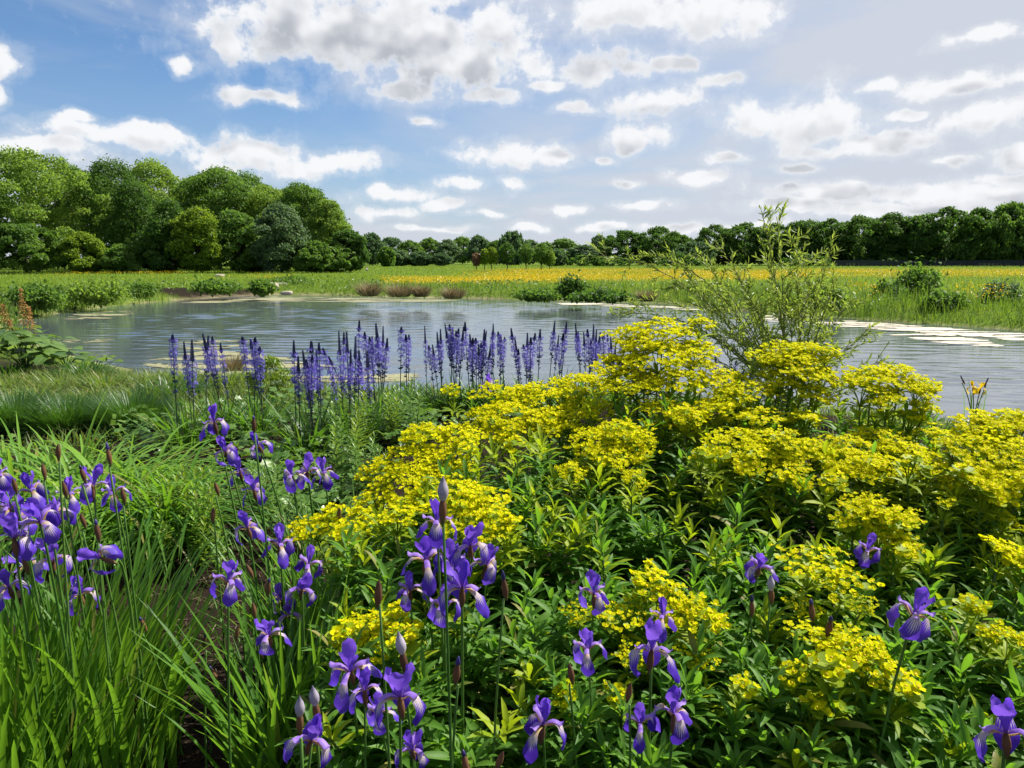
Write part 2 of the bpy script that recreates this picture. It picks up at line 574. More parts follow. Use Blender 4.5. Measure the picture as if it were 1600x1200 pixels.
# pond water: a real rippled surface, calmer in long streaks at the left
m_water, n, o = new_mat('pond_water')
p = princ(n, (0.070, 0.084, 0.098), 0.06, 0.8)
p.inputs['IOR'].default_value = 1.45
tcn = n.add('ShaderNodeTexCoord')
b = n.add('ShaderNodeBump'); b.inputs['Distance'].default_value = .004; b.inputs['Strength'].default_value = .5
n.l.new(n.noise(n.vec('MULTIPLY', tcn.outputs['Object'], (1, 2, 1)), 9.0, 2.0).outputs[0], b.inputs['Height'])
n.l.new(b.outputs[0], p.inputs['Normal'])
n.l.new(p.outputs[0], o.inputs[0])
wr = np.concatenate([np.arange(7.5, 16, .045), np.arange(16, 28, .075), np.arange(28, 44, .11)])
wa = np.radians(np.arange(-44, 62, .17))
WR, WA = np.meshgrid(wr, wa, indexing='ij')
wp = np.stack([WR * np.sin(WA), WR * np.cos(WA)], -1).reshape(-1, 2)
rw = np.random.default_rng(77)
hz_, slope2 = np.zeros(len(wp)), 0
for k in range(34):
    lam = math.exp(rw.uniform(math.log(.16), math.log(.75)))
    th = math.pi / 2 + rw.normal(0, .42)                 # wind along the view, crests across it
    am = .0021 * lam ** .9 * rw.uniform(.6, 1.3)
    f = 2 * math.pi / lam
    hz_ += am * np.sin(f * (wp[:, 0] * math.cos(th) + wp[:, 1] * math.sin(th)) + rw.uniform(0, 6.28) + 1.2 * np.sin(wp[:, 0] * .31 * rw.uniform(.5, 1.5) + wp[:, 1] * .4 + k))
gust = .75 + .45 * wav(wp * (.5, 1.4), .55, 78)
leftw = sstep(-1.0, -8.0, wp[:, 0])
calm_ = sstep(.20, .40, wav(wp * (.16, 1.0), .95, 79)) * leftw
sdw = poly_sd(wp, POND)
amp = gust * (1 - .93 * calm_) * (1 - .75 * sstep(-1.6, -.1, sdw))
wv3 = np.column_stack([wp, WATER_Z + hz_ * amp])
nwr, nwa = len(wr), len(wa)
I, J = np.meshgrid(np.arange(nwr - 1), np.arange(nwa - 1), indexing='ij')
wq = np.stack([I * nwa + J, I * nwa + J + 1, (I + 1) * nwa + J + 1, (I + 1) * nwa + J], -1).reshape(-1, 4)[:, ::-1]
wq = wq[sdw[wq].min(1) < .8]
used, inv = np.unique(wq, return_inverse=True)
if np.cross(wv3[wq[0, 1]] - wv3[wq[0, 0]], wv3[wq[0, 2]] - wv3[wq[0, 0]])[2] < 0:
    inv = inv.reshape(-1, 4)[:, ::-1].copy()
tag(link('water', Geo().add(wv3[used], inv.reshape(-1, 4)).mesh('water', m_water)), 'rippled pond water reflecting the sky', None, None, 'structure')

# ------------------------------------------------------------------ trees
m_bark = plain_mat('bark', (0.035, 0.027, 0.02), (0.09, 0.075, 0.055), .9, 3.0)
FOL = {
    'light': leaf_mat('foliage_light_green', (0.11, 0.20, 0.030), (0.20, 0.31, 0.055), (0.32, 0.47, 0.04), .50, .55, .2),
    'mid': leaf_mat('foliage_mid_green', (0.065, 0.14, 0.024), (0.14, 0.24, 0.042), (0.17, 0.31, 0.025), .50, .55, .2),
    'dark': leaf_mat('foliage_dark_green', (0.036, 0.090, 0.015), (0.088, 0.165, 0.028), (0.11, 0.23, 0.02), .50, .55, .2),
    'lime': leaf_mat('foliage_lime_green', (0.085, 0.165, 0.014), (0.19, 0.285, 0.026), (0.32, 0.44, 0.02), .50, .55, .2),
    'grey': leaf_mat('foliage_grey_green', (0.065, 0.125, 0.055), (0.135, 0.205, 0.095), (0.17, 0.28, 0.07), .50, .55, .2),
    'blue': leaf_mat('foliage_far_green', (0.065, 0.13, 0.055), (0.13, 0.205, 0.085), (0.10, 0.19, 0.045), .50, .55, .2),
    'rust': leaf_mat('foliage_rust', (0.16, 0.09, 0.05), (0.26, 0.16, 0.08), (0.3, 0.16, 0.06), .35, .5, .3),
}
# leaf card: a small bent diamond
LEAF4 = Geo().add([(0, 0, 0), (.36, .45, .06), (0, 1, -.10), (-.36, .45, .06)], [(0, 1, 2, 3)], None, [(0, 0, 0), (1, .5, 0), (0, 1, 0), (-1, .5, 0)]).arrays()


def crown_geo(h, w, d, low, nleaf, size, seed, style='round', nlobe=62):
    """leaf cloud on many lobes; h height, w and d half widths, low = height of the crown's foot"""
    r = np.random.default_rng(seed)
    ch = h - low
    C, Rd = [], []
    for i in range(nlobe):
        t = (i + .5) / nlobe
        if style == 'round':
            prof = math.sqrt(max(.02, 1 - (2 * t - 1) ** 2)) * (.75 + .35 * (1 - t))
        elif style == 'column':
            prof = min(1.0, 3.2 * (1 - t) ** .8) * min(1, .55 + 1.5 * t)
        else:   # 'cone' : rounded, widest low down
            prof = (1 - t) ** .55 * min(1, .75 + t)
        a = i * 2.4 + r.uniform(-.5, .5)
        lr = ch * r.uniform(.06, .14)
        q = max(0.0, prof - lr / max(w, .1) * .6) * r.uniform(.35, 1.0) ** .6
        C.append((math.cos(a) * q * w, math.sin(a) * q * d, low + ch * (.05 + .90 * t)))
        Rd.append(lr * r.uniform(.8, 1.15))
    C, Rd = np.array(C), np.array(Rd)
    wgt = Rd ** 2 / (Rd ** 2).sum()
    N = int(nleaf * 1.5)
    k = r.choice(len(C), N, p=wgt)
    dv = r.normal(size=(N, 3)); dv /= np.linalg.norm(dv, axis=1, keepdims=True)
    dv[:, 2] = np.where(dv[:, 2] < -.35, -dv[:, 2] * .6, dv[:, 2])
    rad_ = Rd[k] * np.minimum(1.6, r.uniform(.5, 1.15, N) ** .6 + r.exponential(.10, N))
    sq = np.array((1.15, 1.15, .8))
    P = C[k] + dv * rad_[:, None] * sq
    # thin out what is buried in other lobes
    bur = np.zeros(N, int)
    for c, q in zip(C, Rd):
        bur += (np.linalg.norm((P - c) / sq, axis=1) < q * .72)
    keep = (bur == 0) | (r.random(N) < .12)
    gap = wav(P[:, :2] * 1.0 + P[:, 2:3] * np.array((.7, -.4)), 9.0 / max(w, 1), seed) + r.normal(0, .25, N)
    keep &= gap > -.52
    P, dv = P[keep][:nleaf], dv[keep][:nleaf]
    N = len(P)
    nrm_ = dv * .55 + r.normal(size=(N, 3)) * .65 + np.array((0, 0, .40))
    yd = np.cross(nrm_, r.normal(size=(N, 3))) + np.array((0, 0, -.35))
    s = size * r.uniform(.6, 1.35, N)
    lob = (k[keep][:nleaf] * .37) % 1.0
    return P, frames(P, yd, nrm_, s), (lob * .55 + r.random(N) * .45), C, Rd


def trunk_geo(h, low, C, seed, r0):
    r = np.random.default_rng(seed + 99)
    g = Geo()
    top = np.array((r.uniform(-.3, .3), r.uniform(-.3, .3), h * .8))
    P = bez((0, 0, -.15), (r.uniform(-.3, .3), r.uniform(-.2, .2), h * .4), top, 9)
    tube(P, np.linspace(r0, r0 * .18, 9), 7, g)
    for c in C[::6]:
        t = np.clip((c[2] - .12 * h) / h, .08, .75)
        b = P[int(t * 8)]
        tube(bez(b, (b + c) / 2 + np.array((0, 0, h * .04)), c, 5), np.linspace(r0 * .35, r0 * .06, 5), 4, g, rnd=.3)
    return g


TREE_CACHE = {}


def tree(name, x, y, h, w, style, fol, label, cat='tree', group=None, low=.1, nleaf=9000, size=.3, seed=1, dfac=.9, rz=0.0, key=None):
    z = gz(x, y)
    root = thing(name, (x, y, z), label, cat, group)
    root.rotation_euler[2] = rz
    if key is not None and key in TREE_CACHE:
        tm_, gm_, h0, w0 = TREE_CACHE[key]
        root.scale = (w / w0, w / w0, h / h0)
    else:
        P, M, rn, C, Rd = crown_geo(h, w, w * dfac, h * low, nleaf, size, seed, style)
        gm_ = Geo().inst(LEAF4, M, rn).mesh('crown', FOL[fol])
        tm_ = trunk_geo(h, low, C, seed, max(.06, h * .018)).mesh('trunk', m_bark)
        if key is not None:
            TREE_CACHE[key] = (tm_, gm_, h, w)
    link('trunk', tm_, root)
    link('crown', gm_, root)
    return root


def tree_px(name, cx, top, half, dist, *a, **k):
    """tree standing at distance dist whose crown spans cx +- half and reaches up to pixel row top"""
    p = at(cx, top, dist)
    zb = gz(p[0], dist) - .1
    return tree(name, p[0], dist, p[2] - zb, half * dist / F_PX * 1.2, *a, **k)


WOOD = 'broadleaved trees of the wood on the left bank'
L_ = [  # centre, top, half width, distance, style, foliage, low, label
    ('tree', 40, 236, 112, 84, 'round', 'light', .10, 'big pale green airy tree at the left end of the wood'),
    ('shrub', 36, 352, 62, 76, 'round', 'mid', .06, 'dark green low spreading tree in front of the big pale tree'),
    ('shrub', 128, 368, 36, 78, 'round', 'lime', .02, 'small bright bush at the right foot of the big pale tree'),
    ('tree', 172, 258, 44, 90, 'column', 'dark', .04, 'tall narrow dark green tree beside the big pale tree'),
    ('tree', 205, 290, 50, 84, 'cone', 'dark', .03, 'dark green conical maple in front of the wood'),
    ('tree', 238, 257, 66, 100, 'round', 'light', .15, 'pale tree top rising behind the dark maple'),
    ('tree', 262, 318, 48, 80, 'cone', 'dark', .02, 'dark broad maple left of the lime green round tree'),
    ('shrub', 308, 330, 42, 79, 'round', 'lime', .01, 'lime green round tree at the front of the wood'),
    ('tree', 335, 263, 72, 98, 'round', 'mid', .15, 'tall mid green tree behind the lime green round tree'),
    ('shrub', 368, 332, 40, 81, 'round', 'mid', .01, 'round mid green bush between the lime tree and the silvery tree'),
    ('tree', 412, 292, 50, 100, 'round', 'light', .15, 'feathery pale tree behind the round mid green bush'),
    ('shrub', 435, 322, 44, 80, 'round', 'grey', .01, 'silvery grey green round tree at the front of the wood'),
    ('tree', 470, 292, 62, 96, 'round', 'mid', .12, 'tall tree behind the silvery round tree'),
    ('tree', 512, 318, 46, 90, 'cone', 'light', .05, 'sloping light green tree near the right end of the wood'),
    ('shrub', 545, 362, 32, 84, 'round', 'dark', .02, 'dark low tree closing the right end of the wood'),
    ('shrub', 492, 380, 40, 80, 'round', 'mid', .01, 'low dark undergrowth bush right of the silvery tree'),
    ('shrub', 190, 385, 30, 78, 'round', 'mid', .02, 'small bush with pale outer twigs below the dark maple'),
    ('tree', 300, 282, 55, 108, 'round', 'light', .2, 'light tree showing in the gap above the lime green tree'),
    ('tree', 105, 262, 60, 104, 'round', 'mid', .2, 'mid green tree top behind the big pale tree'),
    ('tree', -70, 255, 80, 88, 'round', 'mid', .1, 'mid green tree cut by the left edge beside the big pale tree'),
    ('tree', 150, 275, 70, 112, 'round', 'mid', .05, 'dim tree at the back between the big pale tree and the dark maple'),
    ('tree', 380, 275, 70, 112, 'round', 'mid', .05, 'high tree at the back right of the lime green round tree'),
    ('tree', 445, 296, 60, 110, 'round', 'mid', .05, 'tree at the back above the silvery round tree'),
    ('shrub', 250, 375, 40, 82, 'round', 'dark', .0, 'dark undergrowth bush between the two dark maples'),
    ('shrub', 400, 375, 34, 84, 'round', 'dark', .0, 'dark undergrowth bush left of the silvery round tree'),
    ('shrub', 520, 388, 36, 82, 'round', 'mid', .0, 'green undergrowth bush below the sloping light tree'),
]
for i, (nm, cx, top, hw, di, st, fo, lo, lb) in enumerate(L_):
    big = hw > 55
    tree_px('broadleaf_tree' if nm == 'tree' else 'round_bush', cx, top, hw, di, st, fo, lb, nm, WOOD if nm == 'tree' else 'bushes in front of the wood',
            low=lo, nleaf=30000 if big else 19000, size=.27 if big else .24, seed=11 + i, rz=0.7 * i)

ORD = 'first second third fourth fifth sixth seventh eighth ninth tenth eleventh twelfth thirteenth fourteenth fifteenth sixteenth seventeenth eighteenth nineteenth twentieth'.split() + ['twenty-' + w for w in 'first second third fourth fifth sixth seventh eighth ninth'.split()] + ['thirtieth'] + ['thirty-' + w for w in 'first second third fourth fifth'.split()]
CEN = [(580, 366, 24, 165), (610, 372, 26, 190), (604, 388, 13, 140), (640, 378, 26, 185), (672, 373, 24, 200), (700, 376, 22, 190), (722, 371, 22, 205), (748, 369, 19, 190), (776, 378, 22, 180),
       (800, 366, 24, 175), (826, 376, 24, 185), (852, 380, 24, 178), (880, 374, 30, 180), (912, 384, 27, 170), (936, 370, 20, 190), (655, 395, 20, 150), (690, 396, 18, 150), (868, 392, 20, 150), (625, 394, 18, 150)]
CEN.sort()
for i, (cx, top, hw, di) in enumerate(CEN):
    fo = ('blue', 'mid', 'blue', 'grey', 'mid')[i % 5]
    ad = {'blue': 'dull green', 'mid': 'mid green', 'grey': 'grey green'}[fo]
    tree_px('far_tree', cx, top, hw, di, 'round', fo, f'{ad} far tree, {ORD[i]} along the row beyond the meadow from the left wood', 'tree',
            'far trees beyond the meadow', low=.03, nleaf=6500, size=.44, seed=201 + i % 7, rz=i * 1.3, key=('c', i % 7, fo))
RIG = [(975, 361, 36, 172), (1030, 357, 36, 170), (1085, 380, 30, 160), (1060, 368, 30, 178), (1118, 352, 36, 168), (1165, 349, 34, 165), (1212, 352, 32, 162), (1255, 345, 34, 160), (1300, 343, 34, 158),
       (1345, 338, 36, 156), (1392, 336, 34, 154), (1435, 338, 32, 152), (1482, 325, 40, 150), (1530, 326, 34, 150), (1580, 320, 40, 150), (1625, 322, 40, 150), (1000, 375, 30, 176), (1135, 372, 30, 172),
       (1230, 366, 32, 172), (1320, 362, 32, 170), (1410, 356, 32, 168), (1460, 352, 26, 166), (1560, 348, 20, 172), (1600, 350, 30, 172), (1680, 318, 44, 150),
       (1050, 366, 34, 182), (1190, 358, 36, 180), (1280, 352, 36, 178), (1368, 346, 36, 176), (1500, 334, 40, 174), (1550, 336, 36, 174), (1640, 328, 40, 174)]
RIG.sort()
for i, (cx, top, hw, di) in enumerate(RIG):
    fo = ('dark', 'blue', 'dark', 'mid')[i % 4]
    ad = {'blue': 'dull blue green', 'mid': 'mid green', 'dark': 'dark shaded'}[fo]
    tree_px('belt_tree', cx, top, hw * 1.06, di, 'column' if i % 3 else 'round', fo, f'{ad} tree, {ORD[i]} of the right tree belt counted from its low end', 'tree',
            'trees of the belt along the right of the meadow', low=.02, nleaf=11000, size=.42, seed=301 + i % 8, rz=i * 1.1, key=('r', i % 8, fo, i % 3 > 0))
SAP = [(744, 397, 5, 92, 'rust', 'slim reddish sapling at the left of the young meadow trees'), (757, 391, 5, 92, 'lime', 'thin lime sapling beside the reddish sapling'),
       (750 + 1, 388, 11, 95, 'lime', None), (792, 380, 10, 90, 'dark', 'taller dark young tree with a clear stem in the meadow'),
       (822, 383, 9, 90, 'mid', 'upright young tree standing alone in the meadow with clear stem'), (847, 382, 10, 92, 'mid', 'young tree with twin stems in the meadow'),
       (859, 393, 7, 92, 'light', 'smallest pale young tree right of the twin stemmed one'), (768, 388, 9, 90, 'lime', 'bright lime green young tree among the meadow saplings')]
for i, (cx, top, hw, di, fo, lb) in enumerate(SAP):
    if lb:
        tree_px('young_tree', cx, top, hw, di, 'column', fo, lb, 'young tree', 'young trees planted in the meadow', low=.30, nleaf=1500, size=.20, seed=401 + i)
for i, cx in enumerate((1060, 918, 958, 1260, 1430, 1388)):
    tree_px('hedge_bush', cx, 398 + (i % 3) * 2, 36, 150, 'round', 'dark', f'low dark hedge bush at the foot of the tree belt, {ORD[i]} of those built'.replace(' of those built', ' from its low end'), 'bush',
            'hedge bushes below the tree belt', low=.0, nleaf=2200, size=.45, seed=470, key='hb', rz=i)

# ------------------------------------------------------------------ far bank and meadow
m_field = leaf_mat('meadow_grass', (0.060, 0.145, 0.012), (0.18, 0.28, 0.022), (0.32, 0.44, 0.02), .42, .55, .2, tip=(0.20, 0.22, 0.05))
m_rush = leaf_mat('bank_rush', (0.045, 0.115, 0.014), (0.13, 0.23, 0.028), (0.22, 0.36, 0.02), .38, .5, .3, tip=(0.13, 0.14, 0.05))
m_weed = leaf_mat('bank_weed_leaves', (0.04, 0.10, 0.016), (0.15, 0.24, 0.038), (0.22, 0.34, 0.03), .38, .45, .35)
m_straw = leaf_mat('dry_brown_grass', (0.13, 0.10, 0.05), (0.24, 0.19, 0.10), (0.25, 0.2, 0.08), .3, .6, .2, base=(0.06, 0.12, 0.02))
m_cup = leaf_mat('buttercup_petals', (0.62, 0.40, 0.004), (0.80, 0.60, 0.008), (0.8, 0.5, 0.01), .35, .4, .3)
m_white = leaf_mat('white_umbels', (0.35, 0.36, 0.25), (0.6, 0.6, 0.48), (0.5, 0.5, 0.3), .3, .6, .2)
LEAFR = Geo().add([(0, 0, 0), (.34, .3, .04), (.30, .75, .02), (0, 1, -.12), (-.30, .75, .02), (-.34, .3, .04)], [(0, 1, 2, 3), (0, 3, 4, 5)], None,
                  [(0, 0, 0), (1, .3, 0), (.9, .75, 0), (0, 1, 0), (-.9, .75, 0), (-1, .3, 0)]).arrays()


def wedge(N, r0, r1, a0=-44, a1=44, rng=RNG):
    r = np.exp(rng.uniform(math.log(r0), math.log(r1), N)); a = np.radians(rng.uniform(a0, a1, N))
    return np.stack([r * np.sin(a), r * np.cos(a)], 1)


def farside(P, lo, hi):
    sd = poly_sd(P, POND)
    # beyond the pond: farther than the water on the same bearing
    far = (P[:, 1] > np.interp(np.degrees(np.arctan2(P[:, 0], P[:, 1])), (-42, -32, -25, 0, 20, 33, 44), (17, 21, 28, 30, 24, 16, 12)))
    return P[(sd > lo) & (sd < hi) & far]


def zed(P):
    return np.column_stack([P, ground_z(P)])


G = Geo()
P = farside(wedge(190000, 17, 170), .9, 1e9)
near_mud = np.hypot((P[:, 0] - mud_c[0]) / 6.5, (P[:, 1] - mud_c[1]) / 3.2) < .8
P = P[~near_mud]
dd = np.hypot(P[:, 0], P[:, 1])
N = len(P)
blades(zed(P), RNG.uniform(0, 6.28, N), RNG.uniform(.12, .34, N) * (1 + .3 * wav(P, .5, 31)), RNG.uniform(.05, .5, N), RNG.uniform(.2, .9, N), .006 + dd * .00022, tri=True, g=G)
tag(link('meadow_grass', G.mesh('meadow_grass', m_field)), 'green meadow grass beyond the pond', None, None, 'stuff')

G = Geo()
P = farside(wedge(90000, 16, 60), .25, 4.5)
sd = poly_sd(P, POND)
P = P[RNG.random(len(P)) < np.clip(1.1 - sd / 5 + .35 * wav(P, .8, 41), 0, 1)]
near_mud = np.hypot((P[:, 0] - mud_c[0]) / 7.5, (P[:, 1] - mud_c[1]) / 4) < 1
P = P[~near_mud | (RNG.random(len(P)) < .12)]
N = len(P); dd = np.hypot(P[:, 0], P[:, 1])
hh = RNG.uniform(.30, .75, N) * (1 + .45 * wav(P, .9, 42)) * np.where(P[:, 0] > 3, 1.1, .8)
blades(zed(P), RNG.uniform(0, 6.28, N), hh, RNG.uniform(.02, .3, N), RNG.uniform(.1, .9, N), .005 + dd * .00012, S=2, g=G)
tag(link('bank_rushes', G.mesh('bank_rushes', m_rush)), 'tall rushes and grass along the far water edge', None, None, 'stuff')

G = Geo()
P = farside(wedge(60000, 16, 62), .4, 7)
P = P[wav(P, .75, 51) + RNG.normal(0, .12, len(P)) > .05]
N = len(P); dd = np.hypot(P[:, 0], P[:, 1])
B = zed(P); B[:, 2] += RNG.uniform(.03, .42, N) * (1 + .5 * wav(P, 1.1, 52))
M = frames(B, RNG.normal(size=(N, 3)) * (1, 1, .4), RNG.normal(size=(N, 3)) * .6 + (0, 0, 1), RNG.uniform(.06, .13, N) + dd * .0009)
G.inst(LEAFR, M)
tag(link('bank_weeds', G.mesh('bank_weeds', m_weed)), 'broad leaved weeds on the far bank', None, None, 'stuff')


def fleck(name, P, zlo, zhi, size, mat, label):
    N = len(P); B = zed(P); B[:, 2] += RNG.uniform(zlo, zhi, N)
    M = frames(B, RNG.normal(size=(N, 3)), RNG.normal(size=(N, 3)) * .8 + (0, 0, .6), size * RNG.uniform(.6, 1.4, N))
    return tag(link(name, Geo().inst(LEAF4, M).mesh(name, mat)), label, None, None, 'stuff')


def px_of(P):
    P3 = np.column_stack([P, np.zeros(len(P))]) - (0, 0, CAM_Z)
    c, s = math.cos(PITCH), math.sin(PITCH)
    f = P3[:, 1] * c - P3[:, 2] * s; u = P3[:, 1] * s + P3[:, 2] * c
    return 800 + F_PX * P3[:, 0] / f, 600 - F_PX * u / f


P = farside(wedge(330000, 30, 125, -36, 44), 3, 1e9)
X, Y = px_of(P)
wv = wav(P, .16, 61) + .6 * wav(P * (1, .5), .55, 62)
band = sstep(690, 860, X) * sstep(421, 425, Y) * sstep(447 - 7 * sstep(1150, 1330, X), 436 - 5 * sstep(1150, 1330, X), Y + 2 * wv) * np.clip(.75 + wv * .9, 0, 1)
band2 = .7 * sstep(575, 640, X) * sstep(930, 780, X) * sstep(436, 440, Y) * sstep(451, 444, Y + 3 * wv)
band3 = .35 * sstep(470, 430, X) * sstep(426, 430, Y) * sstep(442, 437, Y) * np.clip(wv * 2, 0, 1)
P = P[RNG.random(len(P)) < np.clip(band + band2 + band3, 0, 1) * .95]
fleck('buttercups', P, .14, .34, .066, m_cup, 'bands of yellow buttercups flowering in the meadow')
P = farside(wedge(5000, 16, 50), .6, 6); P = P[(P[:, 0] > 2) & (wav(P, .9, 71) > .1)]
fleck('pale_umbels', P, .3, .6, .06, m_white, 'small pale flower heads on the far bank')
P = wedge(60000, 17, 30, 18, 40); X, Y = px_of(P)
P = P[(poly_sd(P, POND) > .3) & (P[:, 1] > 14) & (((np.hypot((X - 1352) / 30, (Y - 470) / 8) < 1)) | (np.hypot((X - 1530) / 45, (Y - 478) / 9) < 1)) & (RNG.random(len(P)) < .08)]
if len(P):
    fleck('bank_flag_flowers', P, .35, .75, .06, m_cup, 'yellow flag flowers among the reeds on the right bank')


def tuft(name, loc, n, R, L, lean, bend, width, mat, label, cat, group=None, S=3, seed=0, part='blades'):
    """a tussock: root and one mass of fine blades"""
    r = np.random.default_rng(seed)
    a = r.uniform(0, 6.283, n); q = R * np.sqrt(r.random(n))
    base = np.column_stack([q * np.cos(a), q * np.sin(a), np.full(n, -.02)])
    az_ = a + r.normal(0, .5, n)
    g_ = blades(base, az_, L * r.uniform(.55, 1.1, n), lean * (q / R * .8 + .15) * r.uniform(.6, 1.3, n), bend * r.uniform(.3, 1.3, n), width * r.uniform(.7, 1.2, n), S=S, rng=r)
    root = thing(name, loc, label, cat, group)
    tag(link(part, g_.mesh(part, mat), root), kind='stuff')
    return root


for i, (px, py, wd, ht, lb) in enumerate([(577, 462, 34, 34, 'round brownish grass tussock at the far water edge, first from the wood'), (624, 463, 40, 32, 'wide brown grass tussock beside the round brownish one'),
                                          (658, 463, 26, 28, 'small brown grass tussock right of the wide one'), (708, 466, 34, 30, 'brown tussock at the far bank below the young trees'),
                                          (1010, 470, 26, 26, 'brownish tussock at the far bank near the willow tip')]):
    p = place(px, py); s = p[1] / F_PX
    tuft('brown_tussock', p, 420, wd * s * .38, ht * s * .95, .8, 1.0, .009, m_straw, lb, 'grass tussock', 'brown tussocks along the far bank', 2, 60 + i)


def bush(name, loc, h, w, n, size, fol, label, cat, group=None, seed=0, low=0.0, style='round', nl=16, card=LEAF4):
    P, M, rn, C, Rd = crown_geo(h, w, w * .9, h * low, n, size, seed, style, nl)
    rb = np.random.default_rng(seed + 5)
    M[:, :3, 3] += rb.normal(0, .16, (len(M), 3)) * (w, w, h * .9) + rb.exponential(.12, len(M))[:, None] * (0, 0, h)
    M = M[M[:, 2, 3] > -.05]; rn = rn[:len(M)]
    root = thing(name, np.asarray(loc) - (0, 0, .12 * h), label, cat, group)
    g_ = Geo()
    for c in C[::2]:
        tube(bez((0, 0, -.05), (c[0] * .3, c[1] * .3, c[2] * .6), c, 4), np.linspace(.018, .004, 4) * max(.4, h), 4, g_)
    link('stems', g_.mesh('stems', m_bark), root)
    link('crown', Geo().inst(card, M, rn).mesh('crown', FOL[fol] if isinstance(fol, str) else fol), root)
    return root


for i, (px, py, top, hw, fo, lb) in enumerate([
        (1432, 468, 420, 36, 'mid', 'large dark leafy bush standing on the right bank in front of the buttercups'),
        (1388, 470, 446, 24, 'dark', 'low dark bush left of the large right bank bush'),
        (1475, 482, 458, 30, 'mid', 'mid green bush at the right bank right of the large bush'),
        (1560, 474, 444, 26, 'grey', 'grey green bush near the right edge of the bank'),
        (893, 464, 436, 22, 'dark', 'dark small bush on the far bank below the buttercup band'),
        (842, 466, 455, 30, 'mid', 'low mid green bush on the far bank left of the dark small bush'),
        (940, 468, 455, 44, 'dark', 'spreading dark bush at the far water edge'),
        (408, 457, 441, 16, 'mid', 'leafy clump at the far bank beside the pale stone'),
        (150, 470, 440, 42, 'light', 'loose pale bush on the left bank above the duck'),
        (60, 478, 446, 36, 'mid', 'green bush on the left bank behind the orange plumes'),
        (215, 458, 444, 24, 'mid', 'low bush on the left bank beside the bare soil'),
        (340, 455, 439, 34, 'mid', 'wide green weed patch on the left bank behind the bare soil'),
        (455, 444, 434, 26, 'mid', 'low green bush in the meadow behind the pale stone'),
        (1290, 480, 452, 30, 'light', 'pale green bush on the right bank behind the willow')]):
    p = place(px, py); s = p[1] / F_PX
    bush('bank_bush', p, max(.3, (py - top) * s) * .85, hw * s * 1.15, 2400, .022 * p[1] ** .5 + .02, fo, lb, 'bush', 'bushes along the far bank', 80 + i)

# stones at the far water edge
m_stone = plain_mat('pale_stone', (0.22, 0.19, 0.14), (0.42, 0.38, 0.30), .85, 4.0)


def stone(px, py, wpx, hpx, lb, seed):
    r = np.random.default_rng(seed)
    p = place(px, py); s = p[1] / F_PX
    th, ph = np.meshgrid(np.linspace(0, math.pi, 9), np.linspace(0, 2 * math.pi, 14, endpoint=False), indexing='ij')
    q = np.stack([np.sin(th) * np.cos(ph), np.sin(th) * np.sin(ph), np.cos(th)], -1).reshape(-1, 3)
    q = np.sign(q) * np.abs(q) ** .75
    q *= (1 + .22 * (wav(q[:, :2] + q[:, 2:] * .7, 2.4, seed)))[:, None]
    v = q * (wpx * s / 2, wpx * s / 2.6, hpx * s / 2) + (0, 0, hpx * s * .3)
    Q = [(i * 14 + j, (i + 1) * 14 + j, (i + 1) * 14 + (j + 1) % 14, i * 14 + (j + 1) % 14) for i in range(8) for j in range(14)]
    o_ = link('stone', Geo().add(v, Q).mesh('stone', m_stone, smooth=False)); o_.location = tuple(map(float, p))
    tag(o_, lb, 'stone', 'stones at the far water edge')


stone(424, 452, 22, 13, 'large pale stone at the far water edge below the wood', 1)
stone(440, 448, 20, 8, 'flat pale stone lying behind the large one on the far bank', 2)
stone(448, 460, 18, 7, 'flat low stone in front of the large one at the waterline', 3)
stone(344, 433, 16, 6, 'small grey stone in the grass under the round bushes', 4)

# dark fence along the foot of the tree belt
m_fence = plain_mat('dark_fence_boards', (0.020, 0.024, 0.028), (0.035, 0.04, 0.045), .8, 5.0)
BOXQ = [(0, 1, 3, 2), (4, 6, 7, 5), (0, 4, 5, 1), (2, 3, 7, 6), (0, 2, 6, 4), (1, 5, 7, 3)]


def box(g_, c, s_, m=0):
    c, s_ = np.asarray(c, float), np.asarray(s_, float) / 2
    v = [c + s_ * (i, j, k) for i in (-1, 1) for j in (-1, 1) for k in (-1, 1)]
    return g_.add(v, BOXQ, None, None, m)


FY = 146.0
x0, x1 = at(1300, 415, FY)[0], at(1720, 415, FY)[0]
fz = gz((x0 + x1) / 2, FY)
fr = thing('field_fence', ((x0 + x1) / 2, FY, fz), 'long low dark board fence at the foot of the tree belt', 'fence')
nb = 22
step = (x1 - x0) / nb
post_me = box(Geo(), (0, 0, .62), (.12, .12, 1.3)).mesh('post', m_fence, False)
board_me = box(Geo(), (0, 0, 0), (step - .02, .03, .33)).mesh('board', m_fence, False)
for i in range(nb + 1):
    link('post', post_me, fr, np.array(((1, 0, 0, -(x1 - x0) / 2 + i * step), (0, 1, 0, 0), (0, 0, 1, 0), (0, 0, 0, 1.))))
    if i < nb:
        for k in range(3):
            link('board', board_me, fr, np.array(((1, 0, 0, -(x1 - x0) / 2 + (i + .5) * step), (0, 1, 0, -.08), (0, 0, 1, .28 + k * .36), (0, 0, 0, 1.))))

# birds: one tapered body each
m_goose = plain_mat('goose_feathers', (0.09, 0.085, 0.08), (0.30, 0.29, 0.27), .8, 6.0)
m_duck = plain_mat('dark_duck_feathers', (0.008, 0.008, 0.007), (0.02, 0.018, 0.014), .7, 6.0)


